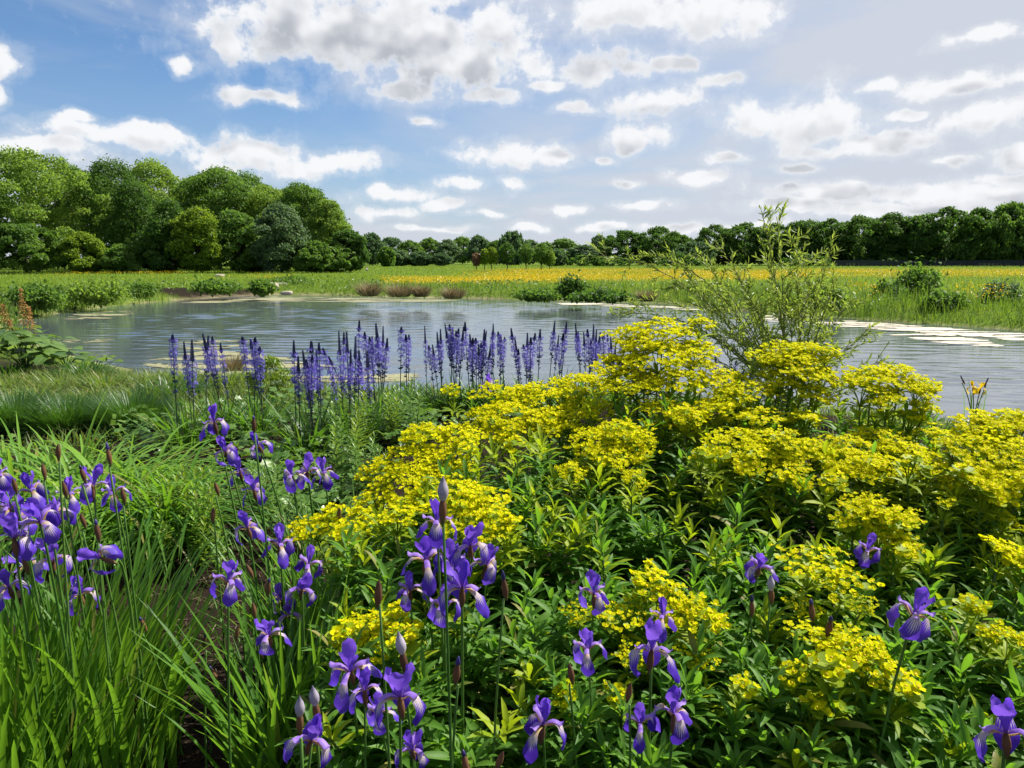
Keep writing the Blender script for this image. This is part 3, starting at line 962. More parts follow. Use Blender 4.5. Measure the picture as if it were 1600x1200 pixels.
def bird(name, loc, rz, sc, spine, radii, mat, label, legs=True):
    g_ = tube(np.array(spine) * sc, np.array(radii) * sc, 10)
    if legs:
        for s_ in (-1, 1):
            tube(np.array([(0.02, .06 * s_, .30), (0, .06 * s_, .16), (.01, .06 * s_, .01), (.08, .06 * s_, .0)]) * sc, np.array((.035, .014, .012, .014)) * sc, 6, g_)
    o_ = link(name, g_.mesh(name, mat)); o_.location = tuple(map(float, loc)); o_.rotation_euler[2] = rz
    return tag(o_, label, 'bird')


GS = [(-.36, 0, .34), (-.26, 0, .38), (-.08, 0, .42), (.10, 0, .44), (.20, 0, .50), (.24, 0, .60), (.25, 0, .72), (.27, 0, .80), (.33, 0, .815), (.40, 0, .79)]
GR = [.015, .07, .15, .155, .11, .065, .045, .055, .05, .012]
for px, py, rz, lb in ((562, 425, 1.9, 'slim grey goose standing upright in the meadow nearest the wood'), (573, 426, 1.2, 'plumper grey goose standing just right of the slim one')):
    p = place(px, py)
    bird('goose', p, rz, .82, GS, GR, m_goose, lb)
dp = gp(111, 486, WATER_Z)
bird('duck', (dp[0], dp[1], WATER_Z - .06), .25, .62, [(-.36, 0, .18), (-.24, 0, .13), (-.05, 0, .10), (.12, 0, .11), (.20, 0, .19), (.22, 0, .28), (.25, 0, .33), (.31, 0, .335), (.38, 0, .315)],
     [.012, .07, .12, .11, .06, .042, .05, .04, .012], m_duck, 'small dark duck swimming on the pond near the left bank', False)

# floating mats of pale algae, each patch a ragged sheet just above the water
m_algae, n, o = new_mat('pale_floating_algae')
tcn = n.add('ShaderNodeTexCoord')
c_ = n.mix(n.noise(tcn.outputs['Object'], 5.0, 6.0, .7).outputs[0], (0.11, 0.12, 0.05), (0.36, 0.34, 0.21))
n.l.new(princ(n, c_, .8, .3).outputs[0], o.inputs[0])
m_scum, n, o = new_mat('whitish_floating_scum')
tcn = n.add('ShaderNodeTexCoord')
c_ = n.mix(n.noise(tcn.outputs['Object'], 4.0, 6.0, .7).outputs[0], (0.30, 0.27, 0.20), (0.68, 0.63, 0.52))
n.l.new(princ(n, c_, .8, .3).outputs[0], o.inputs[0])


def mats(name, pts, sx, sy, mat, label, seed):
    r = np.random.default_rng(seed)
    g_ = Geo(); K = 14
    for i, (x, y) in enumerate(pts):
        a = np.linspace(0, 2 * math.pi, K, endpoint=False)
        q = r.uniform(.55, 1.15, K); q = (q + np.roll(q, 1) * .7) / 1.7
        s_ = r.lognormal(0, .55)
        ring = np.column_stack([x + sx * s_ * q * np.cos(a), y + sy * s_ * q * np.sin(a), np.full(K, WATER_Z + .004 + .0006 * (i % 9))])
        ring = ring[poly_sd(ring[:, :2], POND) < .5] if False else ring
        g_.add(np.vstack([ring, [(x, y, WATER_Z + .010 + .0006 * (i % 9))]]), None, [(k, (k + 1) % K, K) for k in range(K)])
    return tag(link(name, g_.mesh(name, mat)), label, None, None, 'stuff')


def px_pts(n_, poly, seed, z=WATER_Z):
    """random water points inside a pixel polygon"""
    r = np.random.default_rng(seed); poly = np.array(poly, float); out_ = []
    lo, hi = poly.min(0), poly.max(0)
    while len(out_) < n_ * 2.2:
        c = r.uniform(lo, hi, (400, 2)); c = c[poly_sd(c, poly) < 0]
        out_ += [tuple(gp(x, y, z)[:2]) for x, y in c]
    out_ = np.array(out_)
    if z == WATER_Z:
        out_ = out_[wav(out_ * (.55, 4.5), 1.5, seed) + r.normal(0, .10, len(out_)) > .06]
    return out_[:n_]


A1 = np.vstack([px_pts(2200, [(215, 568), (270, 556), (330, 548), (420, 556), (520, 574), (640, 584), (640, 600), (480, 596), (330, 588)], 1),
                px_pts(260, [(240, 540), (330, 532), (420, 534), (330, 548)], 2), px_pts(40, [(60, 530), (150, 522), (180, 530), (110, 546)], 3)])
mats('algae_mat', A1, .085, .026, m_algae, 'pale green algae floating along the near water edge', 4)
mats('algae_mat', px_pts(60, [(100, 488), (170, 484), (215, 488), (180, 496), (110, 500)], 5), .26, .07, m_algae, 'thin pale algae streaks floating by the duck', 6)
mats('algae_mat', px_pts(420, [(330, 467), (430, 463), (560, 466), (700, 469), (700, 472), (540, 472), (400, 471), (300, 474)], 7), .32, .10, m_algae, 'pale algae line along the far water edge', 8)
A2 = np.vstack([px_pts(800, [(1180, 492), (1300, 499), (1450, 511), (1600, 522), (1600, 532), (1480, 522), (1340, 512), (1180, 500)], 9),
                px_pts(190, [(1400, 524), (1470, 520), (1530, 533), (1560, 542), (1480, 536)], 10)])
mats('scum_mat', A2, .15, .055, m_scum, 'whitish scum floating along the right bank', 11)
mats('scum_mat', px_pts(120, [(880, 473), (1040, 478), (1100, 485), (1040, 482), (900, 476)], 12), .3, .09, m_scum, 'whitish scum line at the far bank behind the willow tip', 13)
A3 = px_pts(120, [(1440, 655), (1530, 648), (1600, 650), (1600, 668), (1500, 664)], 14)
mats('scum_mat', A3, .05, .03, m_scum, 'white specks of scum at the near edge by the yellow iris', 15)

# ------------------------------------------------------------------ planted bed: middle distance
m_tuss = leaf_mat('dark_tussock_blades', (0.018, 0.065, 0.010), (0.055, 0.14, 0.020), (0.12, 0.28, 0.018), .35, .4, .45, base=(0.02, 0.035, 0.008))
m_sedge = leaf_mat('grey_green_sedge_blades', (0.055, 0.125, 0.018), (0.15, 0.235, 0.035), (0.24, 0.37, 0.03), .40, .45, .3, tip=(0.19, 0.18, 0.07), old=.10)
m_strap = leaf_mat('strap_leaf', (0.035, 0.105, 0.012), (0.095, 0.21, 0.024), (0.18, 0.39, 0.018), .42, .4, .35, old=.05)
m_arch = leaf_mat('arching_bright_blades', (0.09, 0.22, 0.020), (0.20, 0.36, 0.045), (0.30, 0.52, 0.03), .45, .4, .35, old=.05, base=(0.03, 0.07, 0.01))
m_lime = leaf_mat('lime_shoot_leaves', (0.09, 0.17, 0.012), (0.19, 0.29, 0.02), (0.32, 0.45, 0.02), .42, .4, .4)
m_cover = leaf_mat('ground_cover_leaves', (0.045, 0.125, 0.018), (0.14, 0.25, 0.040), (0.22, 0.39, 0.03), .35, .4, .45, rib=(0.16, 0.24, 0.07))
m_big = leaf_mat('large_plant_leaves', (0.06, 0.13, 0.022), (0.13, 0.22, 0.045), (0.22, 0.36, 0.04), .35, .38, .45, rib=(0.22, 0.27, 0.10))
m_plume = leaf_mat('orange_seed_plume', (0.34, 0.17, 0.055), (0.52, 0.31, 0.12), (0.5, 0.28, 0.08), .3, .7, .2)
m_stem = leaf_mat('green_stem', (0.045, 0.11, 0.018), (0.085, 0.17, 0.03), (0.15, 0.3, 0.02), .12, .4, .4)
m_dstem = leaf_mat('dark_stem', (0.03, 0.055, 0.03), (0.06, 0.09, 0.05), (0.05, 0.08, 0.03), .1, .45, .4)
m_cbud = leaf_mat('dark_blue_buds', (0.045, 0.055, 0.115), (0.11, 0.11, 0.26), (0.04, 0.04, 0.15), .12, .5, .3)
m_cflo = leaf_mat('blue_violet_florets', (0.085, 0.065, 0.36), (0.18, 0.15, 0.54), (0.22, 0.16, 0.75), .38, .5, .25)

# tussocks and sedge at the left
TUS = [(28, 668, .34, .46, 'dark green fine leaved tussock at the left edge of the bed'), (112, 672, .36, .44, 'dark green fine leaved tussock in the middle of three'),
       (207, 668, .34, .47, 'dark green fine leaved tussock nearest the camassias, rounded and isolated')]
for i, (px, py, R, L, lb) in enumerate(TUS):
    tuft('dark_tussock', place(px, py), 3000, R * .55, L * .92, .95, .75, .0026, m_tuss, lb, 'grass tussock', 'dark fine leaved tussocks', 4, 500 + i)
SED = [(20, 612, 'arching sedge clump at the left edge under the big leaved plant'), (95, 610, 'arching sedge clump right of the left edge one'), (165, 612, 'pale arching sedge clump in the middle of the sedge bed'),
       (238, 606, 'arching sedge clump close to the pond algae'), (60, 634, 'sedge clump just behind the dark tussocks at the left'), (150, 632, 'sedge clump just behind the middle dark tussock'),
       (222, 628, 'sedge clump behind the isolated dark tussock'), (300, 604, 'sedge clump behind the first camassia spikes'), (360, 604, 'sedge clump under the reddish grass tuft'),
       (400, 596, 'small sedge clump at the water beside the lime shrub'), (20, 588, 'dark sedge clump below the big leaved plant'), (130, 590, 'dark sedge clump by the broad pale leaves'), (270, 622, 'sedge clump in front of the pond algae')]
for i, (px, py, lb) in enumerate(SED):
    tuft('sedge_clump', place(px, py), 520, .30, .28 + .09 * ((i * 7) % 5) / 4, 1.0, 1.6, .0062, m_sedge if i < 10 else m_tuss, lb, 'sedge', 'sedge clumps by the near water edge', 4, 530 + i)
tuft('reddish_grass_tuft', place(367, 585), 500, .10, .42, .5, .4, .003, m_straw, 'reddish brown grass tuft among the sedge by the water', 'grass tussock', None, 3, 560)
r_ = thing('yellow_green_shrub', place(424, 628), 'small bright yellow green shrub beside the left camassias', 'shrub')
P, M, rn, C, Rd = crown_geo(.50, .24, .22, .02, 1700, .055, 571, 'round', 20)
LANC = sheet([(0, 0), (.3, .03), (.65, .03), (1, -.05)], [.02, .10, .085, .004], (-1, 0, 1), .35)
link('crown', Geo().inst(LANC, M, rn).mesh('crown', m_lime), r_)
link('stems', tube(bez((0, 0, -.03), (.01, 0, .2), (0, 0, .42), 4), [.008, .006, .005, .002], 5).mesh('stems', m_stem), r_)

# rodgersia: palmate leaves on stalks and orange seed plumes
OBOV = sheet([(0, 0), (.25, .05), (.55, .07), (.85, .03), (1, -.04)], [.03, .12, .22, .19, .01], (-1, -.5, 0, .5, 1), .18, -.05)


def big_leaf_plant(name, loc, n, H, leaf, nlet, label, seed, mat=m_big):
    r = np.random.default_rng(seed)
    root = thing(name, loc, label, 'plant')
    for i in range(n):
        a = 2.4 * i + r.uniform(-.4, .4); q = (.12 + .32 * (i / n)) * H / .5
        top = np.array((q * math.cos(a), q * math.sin(a), H * r.uniform(.45, 1.0) * (1.1 - .4 * i / n)))
        g_ = Geo(); tube(bez((0, 0, 0), (top[0] * .3, top[1] * .3, top[2] * .8), top, 5), [.008, .007, .006, .005, .004], 5, g_, 1)
        dirs = [a + (k - (nlet - 1) / 2) * (2 * math.pi / (nlet + .6)) for k in range(nlet)] if nlet > 1 else [a]
        Y = np.array([(math.cos(d), math.sin(d), r.uniform(-.35, .1)) for d in dirs])
        tilt = np.array((math.cos(a) * .35, math.sin(a) * .35 - .1, 1.0))
        g_.inst(OBOV if nlet > 1 else ROUND, frames(top, Y, tilt, leaf * r.uniform(.75, 1.15)), np.full(len(dirs), r.random()))
        link('leaf', g_.mesh('leaf', [mat, m_stem]), root)
    return root


ROUND = sheet([(0, 0), (.12, .05), (.4, .08), (.75, .06), (1, -.02)], [.10, .38, .52, .40, .03], (-1, -.5, 0, .5, 1), .22, -.08)
rod = big_leaf_plant('rodgersia_plant', place(40, 582), 20, .62, .30, 5, 'big leaved plant with orange seed plumes at the left water edge', 601)
rp = np.array(rod.location)
for i, (px, py, b) in enumerate(((4, 475, 505), (32, 450, 512), (44, 478, 520), (14, 500, 525))):
    tp = at(px, py, rp[1] + .1 * (i - 1)) - rp
    lo = at(px, b, rp[1] + .1 * (i - 1)) - rp
    g_ = Geo(); tube(bez((.05 * i, 0, 0), (tp[0] * .6, tp[1], lo[2] * .6), tp, 7), np.linspace(.007, .002, 7), 5, g_, 1)
    r = np.random.default_rng(610 + i); N = 260
    t = r.random(N) ** .8; a = r.uniform(0, 6.28, N); hgt_ = tp[2] - lo[2]
    q = (.02 + .08 * (1 - t)) * r.uniform(.2, 1, N) * (.7 + .5 * np.sin(t * 22) ** 2)
    c = np.column_stack([tp[0] + q * np.cos(a), tp[1] + q * np.sin(a), lo[2] + hgt_ * t])
    g_.inst(LEAF4, frames(c, r.normal(size=(N, 3)), r.normal(size=(N, 3)), .022))
    link('seed_plume', g_.mesh('seed_plume', [m_plume, m_stem]), rod)
big_leaf_plant('broad_leaved_plant', place(105, 585), 16, .34, .20, 1, 'low plant with broad pale green leaves right of the plumed one', 602)
big_leaf_plant('broad_leaved_plant', place(150, 582), 14, .30, .16, 1, 'low plant with rounded yellowish leaves at the tip of the left bank', 603, m_lime)
big_leaf_plant('broad_leaved_plant', place(72, 560), 10, .42, .22, 1, 'taller broad leaved plant behind the low pale one at the water', 604)

# ground cover between the clumps
r = np.random.default_rng(640)
# lobed leaf: five rounded lobes
lob = []
for k in range(15):
    a = -2.5 + 5.0 * k / 14
    lob.append((math.sin(a) * (.62 + .38 * math.cos(a * 5.0 * 2 * math.pi / 6.28 * 1.0) ** 2) * .5, .35 + math.cos(a) * (.62 + .38 * math.cos(a * 5) ** 2) * .5, .05 * math.cos(a * 5)))
LOBED = Geo().add([(0, .32, .06), (0, 0, 0)] + lob, None, [(0, k + 2, k + 3) for k in range(14)] + [(0, 1, 2), (0, 16, 1)], [(0, .3, 0), (0, 0, 0)] + [(math.sin(k), 1, 0) for k in range(15)]).arrays()


def cover_at(poly, n_, seed, zlo, zhi, size, mat, name, label, tpl=LOBED, lift=.35):
    P = px_pts(n_, poly, seed, 0.0)
    rr_ = np.random.default_rng(seed)
    P = P[wav(P, 2.6, seed) + rr_.normal(0, .15, len(P)) > -.18]
    N = len(P); B = zed(P); B[:, 2] += rr_.uniform(zlo, zhi, N) * (1 + .5 * wav(P, 2.0, seed + 1))
    M = frames(B, rr_.normal(size=(N, 3)) * (1, 1, .35), rr_.normal(size=(N, 3)) * lift + (0, -.15, 1), rr_.uniform(.6, 1.3, N) * size)
    return tag(link(name, Geo().inst(tpl, M).mesh(name, mat)), label, None, None, 'stuff')


cover_at([(150, 700), (240, 668), (420, 640), (640, 640), (760, 650), (640, 720), (560, 800), (470, 840), (330, 800), (240, 740)], 2100, 641, .03, .20, .085, m_cover, 'ground_cover', 'low lobed leaves covering the bed between the clumps')
cover_at([(0, 690), (130, 672), (330, 645), (330, 700), (200, 760), (0, 760)], 600, 643, .02, .12, .07, m_cover, 'ground_cover', 'low leaves below the dark tussocks')
cover_at([(380, 640), (600, 612), (880, 620), (900, 660), (640, 690), (440, 700)], 900, 645, .02, .16, .07, m_cover, 'ground_cover', 'low leaves under the camassias')
cover_at([(420, 830), (560, 760), (620, 840), (560, 1000), (420, 1000)], 500, 647, .02, .14, .06, m_cover, 'ground_cover', 'low leaves under the yellow spurge edge')
P = px_pts(16000, [(-40, 585), (280, 572), (480, 600), (900, 618), (1450, 655), (1450, 690), (900, 650), (480, 660), (300, 680), (-40, 680)], 649, 0.0)
P = P[wav(P, 1.9, 650) > -.25]
Q_ = np.column_stack([RNG.uniform(1.75, 6.5, 9000), RNG.uniform(1.2, 8.6, 9000)])
Q_ = np.vstack([Q_, np.column_stack([RNG.uniform(-7, -3.2, 9000), RNG.uniform(2.2, 9.5, 9000)])])
Q_ = Q_[(wav(Q_, 1.7, 651) > -.3) & (poly_sd(Q_, POND) > .2)]
P = np.vstack([P, Q_])
g_ = blades(zed(P), RNG.uniform(0, 6.28, len(P)), RNG.uniform(.05, .2, len(P)), .3, RNG.uniform(.2, 1.2, len(P)), .004, S=2)
tag(link('bed_grass', g_.mesh('bed_grass', m_sedge)), 'short grass filling the bed by the near water edge', None, None, 'stuff')

# camassias
STAR = Geo()
for k in range(6):
    a = k * math.pi / 3
    d = np.array((math.cos(a), math.sin(a), .45)); s_ = np.array((-math.sin(a), math.cos(a), 0)) * .17
    STAR.add([(0, 0, 0), d * .5 + s_, d * (1, 1, .8), d * .5 - s_], [(0, 1, 2, 3)], None, [(0, 0, 0), (1, .5, 0), (0, 1, 0), (-1, .5, 0)])
STAR = STAR.arrays()
SPIKES = []
for s_ in range(5):
    r = np.random.default_rng(700 + s_)
    bend_ = r.uniform(-.03, .03)
    pth = bez((0, 0, 0), (bend_, 0, .5), (bend_ * .4, .0, 1.0), 7)
    stem_me = tube(pth, np.linspace(.0050, .0022, 7), 5).mesh('flower_spike', m_dstem)
    lo, mid_ = r.uniform(.56, .66), (.82, .88, .92, .85, .95)[s_]
    N = 95; t = np.linspace(mid_ - .02, 1.0, N); a = np.arange(N) * 2.4
    cen = np.column_stack([np.interp(t, np.linspace(0, 1, 7), pth[:, 0]), np.zeros(N), t])
    taper = np.clip((1.02 - t) / (1.02 - mid_), .12, 1)
    out_ = np.column_stack([np.cos(a), np.sin(a), np.zeros(N)])
    bud_me = Geo().inst(LEAF4, frames(cen + out_ * (.0042 * taper[:, None]), out_ * .55 + (0, 0, 1), out_, .012 + .011 * taper)).mesh('buds', m_cbud)
    N = 34 + 6 * s_; t = np.sort(r.uniform(lo, mid_ + .02, N)); a = np.arange(N) * 2.4 + r.uniform(-.3, .3, N)
    cen = np.column_stack([np.interp(t, np.linspace(0, 1, 7), pth[:, 0]), np.zeros(N), t])
    out_ = np.column_stack([np.cos(a), np.sin(a), np.full(N, .25)])
    g_ = Geo().inst(STAR, frames(cen + out_ * r.uniform(.012, .026, N)[:, None], np.cross(out_, (0, 0, 1)), out_, r.uniform(.014, .022, N)))
    N = 14; t = r.uniform(lo - .16, lo + .02, N); a = r.uniform(0, 6.28, N)
    cen = np.column_stack([np.interp(t, np.linspace(0, 1, 7), pth[:, 0]), np.zeros(N), t]); out_ = np.column_stack([np.cos(a), np.sin(a), np.full(N, .8)])
    g_.inst(LEAF4, frames(cen, out_, r.normal(size=(N, 3)), .03), m=1)
    flo_me = g_.mesh('florets', [m_cflo, m_cbud])
    SPIKES.append((stem_me, bud_me, flo_me))
CAM = [  # base x, base y, spike x positions, highest top, drop of the lowest, label
    (292, 700, (270, 287, 300), 524, 10, 'camassia with three spaced spikes standing furthest left'),
    (345, 688, (317, 327, 331, 344), 522, 14, 'camassia with a close pair of spikes before the dark water streak'),
    (402, 682, (378, 393, 398, 405), 527, 14, 'camassia beside the small yellow green shrub'),
    (485, 712, (459, 466, 473, 478, 484, 488, 494, 498), 533, 22, 'dense low camassia clump with large arching leaves left of the tallest one'),
    (548, 700, (530, 537, 543, 548, 555, 561), 518, 26, 'camassia with low open flowers in front of the tallest one'),
    (588, 668, (562, 570, 577, 582, 587, 592, 598, 603), 502, 20, 'tallest camassia rising well above the water left of the lone slim one'),
    (640, 640, (627, 634, 639), 512, 14, 'slim camassia of three spikes standing alone against the water'),
    (684, 646, (663, 670, 676, 684, 688), 510, 30, 'sparse camassia left of the widest clump'),
    (714, 646, (695, 702, 707, 713, 718, 724), 506, 14, 'camassia with leaning tips at the left of the widest clump'),
    (748, 648, (728, 734, 738, 743, 748, 752, 757, 761, 766, 770), 504, 34, 'widest camassia clump in the middle of the row'),
    (782, 644, (772, 778, 784, 789), 507, 14, 'pale open camassia at the right of the widest clump'),
    (822, 640, (800, 805, 811, 818, 823, 829, 835, 843), 513, 40, 'camassia leaning right just above the left yellow spurge'),
    (876, 636, (867, 873, 879, 885), 502, 14, 'thin camassia between two dense clumps above the spurge'),
    (918, 634, (899, 905, 911, 916, 922, 927, 932, 938, 943), 506, 18, 'dense camassia clump left of the tall yellow spurge head'),
    (962, 632, (948, 955, 962, 970), 523, 16, 'camassia half hidden behind the tall yellow spurge head'),
    (1150, 634, (1118, 1124, 1152, 1163, 1172, 1180), 558, 14, 'low camassia showing between two yellow spurge domes'),
    (565, 690, (505, 512, 520, 566, 574), 545, 30, 'shorter scattered camassia between the dense low clump and the tallest'),
]
for i, (bx, by, xs, top, drop, lb) in enumerate(CAM):
    r = np.random.default_rng(720 + i)
    p = place(bx, by)
    root = tuft('camassia_plant', p, 90, .13, .56 if by > 660 else .48, .75, 1.0, .0075, m_strap, lb, 'camassia', 'blue camassias along the near water edge', 4, 740 + i, 'leaves')
    for k, x in enumerate(xs):
        tp = at(x, top + (drop + 8) * r.random() if k else top, p[1] + r.uniform(-.22, .22)) - p
        bs = np.array((np.clip(tp[0] * .5, -.2, .2) + r.normal(0, .045), r.uniform(-.1, .1), 0))
        M = frames(bs, (0, 1, 0), (0, 0, 1))[0]
        ax = tp - bs; h_ = np.linalg.norm(ax)
        M = frames(bs, np.cross(ax, (1, 0, 0)), ax, 1.0)[0]
        a = r.uniform(0, 6.28)
        M = M @ rotz(np.eye(4), a); M[:3, 2] *= h_; M[:3, :2] *= r.uniform(.8, 1.3)
        st, bu, fl = SPIKES[r.integers(5)]
        so = link('flower_spike', st, root, M)
        link('buds', bu, so); tag(link('florets', fl, so), kind='stuff')

# willow shrub
m_wbark = plain_mat('willow_bark', (0.12, 0.115, 0.045), (0.20, 0.185, 0.08), .8, 20.0)
m_wleaf = leaf_mat('willow_leaves', (0.15, 0.23, 0.04), (0.28, 0.36, 0.075), (0.42, 0.54, 0.05), .45, .45, .4)
wl = place(1236, 655)
wil = thing('willow_shrub', wl, 'slender willow shrub with arching leafy branches at the near water edge', 'shrub')
WT = [(1188, 324, 0), (1213, 338, .1), (1246, 362, 0), (1300, 385, -.1), (1312, 430, -.2), (1122, 382, .1), (1086, 398, .2), (1002, 396, .3), (912, 400, .4), (1040, 440, .1), (950, 492, .2),
      (985, 468, .5), (1390, 560, -.2), (1362, 516, -.1), (1350, 600, -.5), (1150, 430, -.2), (1205, 410, .4), (1270, 440, .3), (1085, 505, -.3), (1168, 478, .5), (1100, 450, .3), (1230, 470, -.3), (1060, 540, -.1), (1330, 470, .2),
      (1262, 400, .1), (1140, 520, -.4), (1310, 540, -.4), (1020, 505, 0)]
for i, (px, py, dy) in enumerate(WT):
    r = np.random.default_rng(800 + i)
    tp = at(px, py, wl[1] + dy) - wl
    hz = math.hypot(tp[0], tp[1])
    b0 = np.array((r.uniform(-.12, .12), r.uniform(-.12, .12), -.03))
    arch = .72 if px < 1020 else .62
    ctrl = np.array((tp[0] * .42, tp[1] * .5, max(tp[2], .4) * arch + .25 * hz * (1 if px < 1060 else .35)))
    pth = bez(b0, ctrl, tp, 14)
    L = np.linalg.norm(np.diff(pth, axis=0), axis=1).sum()
    g_ = tube(pth, np.linspace(.008, .0015, 14), 5)
    LP, LD = [], []
    tan = np.gradient(pth, axis=0); tan /= np.linalg.norm(tan, axis=1, keepdims=True)

    def leaves_on(q0, q1, n_):
        for k in range(n_):
            f = (k + .5) / n_
            q = q0 + (q1 - q0) * f
            ax = (q1 - q0) / np.linalg.norm(q1 - q0)
            d = ax * .75 + r.normal(size=3) * .42
            LP.append(q); LD.append(d)
    nt = int(8 + L * 5)
    for k in range(nt):
        f = .22 + .76 * (k + r.random()) / nt
        j = min(12, int(f * 13)); fr_ = f * 13 - j
        q = pth[j] * (1 - fr_) + pth[j + 1] * fr_
        d = tan[j] * .8 + r.normal(size=3) * .55 + (0, 0, .12); d /= np.linalg.norm(d)
        ln = r.uniform(.16, .42) * (1.25 - f * .75)
        e = q + d * ln
        tube(bez(q, q + d * ln * .5 + (0, 0, .02), e, 3), (.003, .002, .0012), 3, g_, cap=False)
        leaves_on(q + d * ln * .15, e, int(6 + ln * 36))
    for j in range(4, 13):
        leaves_on(pth[j], pth[j + 1], 5)
    br = link('branch', g_.mesh('branch', m_wbark), wil)
    M = frames(np.array(LP), np.array(LD), r.normal(size=(len(LP), 3)) + (0, 0, .7), r.uniform(.045, .080, len(LP)) * 1.05)
    tag(link('leaves', Geo().inst(LANC, M).mesh('leaves', m_wleaf), br), kind='stuff')

# ------------------------------------------------------------------ foreground bed
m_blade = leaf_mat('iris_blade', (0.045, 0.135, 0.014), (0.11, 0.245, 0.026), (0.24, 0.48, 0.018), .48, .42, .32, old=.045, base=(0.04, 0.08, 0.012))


def blade_tpls(S, lean, bend, w, fold=.3):
    """a few upright strap leaves of unit length leaning towards local +Y"""
    res = []
    for k in range(6):
        th = np.linspace(lean * (.6 + .15 * k), lean * (.6 + .15 * k) + bend * (.35 + .2 * k), S)
        y = np.concatenate([[0], np.cumsum(np.sin(th)) / S]); z = np.concatenate([[0], np.cumsum(np.cos(th)) / S])
        f = np.linspace(0, 1, S + 1)
        hw = w * np.where(f < .35, .75 + .7 * f, 1.0 * np.clip((1 - f) / .65, 0, 1) ** .75) + .0004
        res.append(sheet(np.column_stack([y, z]), hw, (-1, 0, 1), fold))
    return res


IRB = blade_tpls(6, .08, .60, .0135)
ARB = blade_tpls(9, .30, 2.1, .0125, .22)
TPL_MESH = {}


def tpl_mesh(tpls, k, mat, name):
    key = (id(tpls), k, mat.name)
    if key not in TPL_MESH:
        gg = Geo(); v, pc, q, t, qm, tm = tpls[k]
        gg.add(v, q, t, pc)
        TPL_MESH[key] = gg.mesh(name, mat)
    return TPL_MESH[key]


def clump(name, loc, label, cat, group, n_, nparts, R, Lr, tpls, mat, seed, ry=1.0, outw=.8, push=None, lo=0.0):
    r = np.random.default_rng(seed)
    root = thing(name, loc, label, cat, group)
    a = r.uniform(0, 6.283, n_); q = R * np.sqrt(r.random(n_))
    B = np.column_stack([q * np.cos(a), q * np.sin(a) * ry, np.full(n_, -.02)])
    az_ = a + r.normal(0, outw, n_)
    if push is not None:
        az_ = np.where(r.random(n_) < .55, push + r.normal(0, .6, n_), az_)
    L = r.uniform(*Lr, n_)
    k = np.minimum(5, (q / R * 4 + r.uniform(0, 2.2, n_)).astype(int))
    dirs = np.column_stack([np.cos(az_), np.sin(az_), np.zeros(n_)])
    M = frames(B, dirs, (0, 0, 1), L)
    tw = r.normal(0, .5, n_)
    for i in range(n_):
        M[i] = M[i] @ rotz(np.eye(4), tw[i])
    order = np.argsort(B[:, 1] - .5 * L + r.normal(0, .08, n_))      # the ones towards the camera become leaves of their own
    rest = order[nparts:]
    g_ = Geo()
    for kk in range(6):
        sel = rest[k[rest] == kk]
        g_.inst(tpls[kk], M[sel])
    if g_.n:
        tag(link('foliage', g_.mesh('foliage', mat), root), kind='stuff')
    for i in order[:nparts]:
        link('blade', tpl_mesh(tpls, int(k[i]), mat, 'blade'), root, M[i])
    return root


IG = 'iris leaf clumps in the front bed'
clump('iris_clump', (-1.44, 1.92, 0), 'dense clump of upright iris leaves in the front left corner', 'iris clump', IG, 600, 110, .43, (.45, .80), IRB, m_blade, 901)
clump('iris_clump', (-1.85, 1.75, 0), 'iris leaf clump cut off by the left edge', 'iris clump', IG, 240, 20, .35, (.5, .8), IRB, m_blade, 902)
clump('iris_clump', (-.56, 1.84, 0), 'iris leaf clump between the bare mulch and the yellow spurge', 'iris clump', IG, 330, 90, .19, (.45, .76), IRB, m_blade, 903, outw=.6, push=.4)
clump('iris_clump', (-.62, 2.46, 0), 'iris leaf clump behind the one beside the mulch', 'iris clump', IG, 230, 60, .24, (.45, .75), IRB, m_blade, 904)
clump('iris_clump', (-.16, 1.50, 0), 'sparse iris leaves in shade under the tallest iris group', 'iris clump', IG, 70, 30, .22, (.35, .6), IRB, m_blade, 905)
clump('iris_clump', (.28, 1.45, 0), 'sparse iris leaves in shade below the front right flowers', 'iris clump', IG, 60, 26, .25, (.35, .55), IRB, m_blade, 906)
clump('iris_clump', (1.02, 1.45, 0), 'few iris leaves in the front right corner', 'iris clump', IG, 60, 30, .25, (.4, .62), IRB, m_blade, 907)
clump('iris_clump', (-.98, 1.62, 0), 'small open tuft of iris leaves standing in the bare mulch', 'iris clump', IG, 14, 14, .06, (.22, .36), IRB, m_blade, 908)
AG = 'arching bright green leaf clumps'
for i, (px, py, lb, pu) in enumerate([(30, 806, 'arching bright leaf clump at the left edge behind the left irises', 2.6), (120, 800, 'largest arching bright leaf clump behind the left irises', 2.2),
                                      (215, 800, 'arching bright leaf clump at the right end of its row', -.4), (150, 850, 'arching bright leaf clump nearest the left irises', -1.2), (262, 850, 'low arching leaf clump above the bare mulch', -.6)]):
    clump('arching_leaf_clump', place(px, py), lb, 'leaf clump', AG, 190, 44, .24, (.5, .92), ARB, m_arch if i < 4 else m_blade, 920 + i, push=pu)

# fine leafy shoots
SHOOT = []
for s_ in range(4):
    r = np.random.default_rng(940 + s_)
    pth = bez((0, 0, 0), (r.uniform(-.06, .06), r.uniform(-.06, .06), .5), (r.uniform(-.12, .12), r.uniform(-.12, .12), 1.0), 7)
    N = 46; t = np.linspace(.15, 1.0, N); a = np.arange(N) * 2.4
    cen = np.stack([np.interp(t, np.linspace(0, 1, 7), pth[:, c]) for c in range(3)], 1)
    up = np.interp(t, (0, .8, 1), (.1, .5, 1.6))
    dv = np.column_stack([np.cos(a), np.sin(a), up])
    SHOOT.append((tube(pth, np.linspace(.008, .003, 7), 5).mesh('stem', m_stem), Geo().inst(LANC, frames(cen, dv, (0, 0, 1), np.interp(t, (.1, .5, 1), (.16, .24, .12)))), {}))


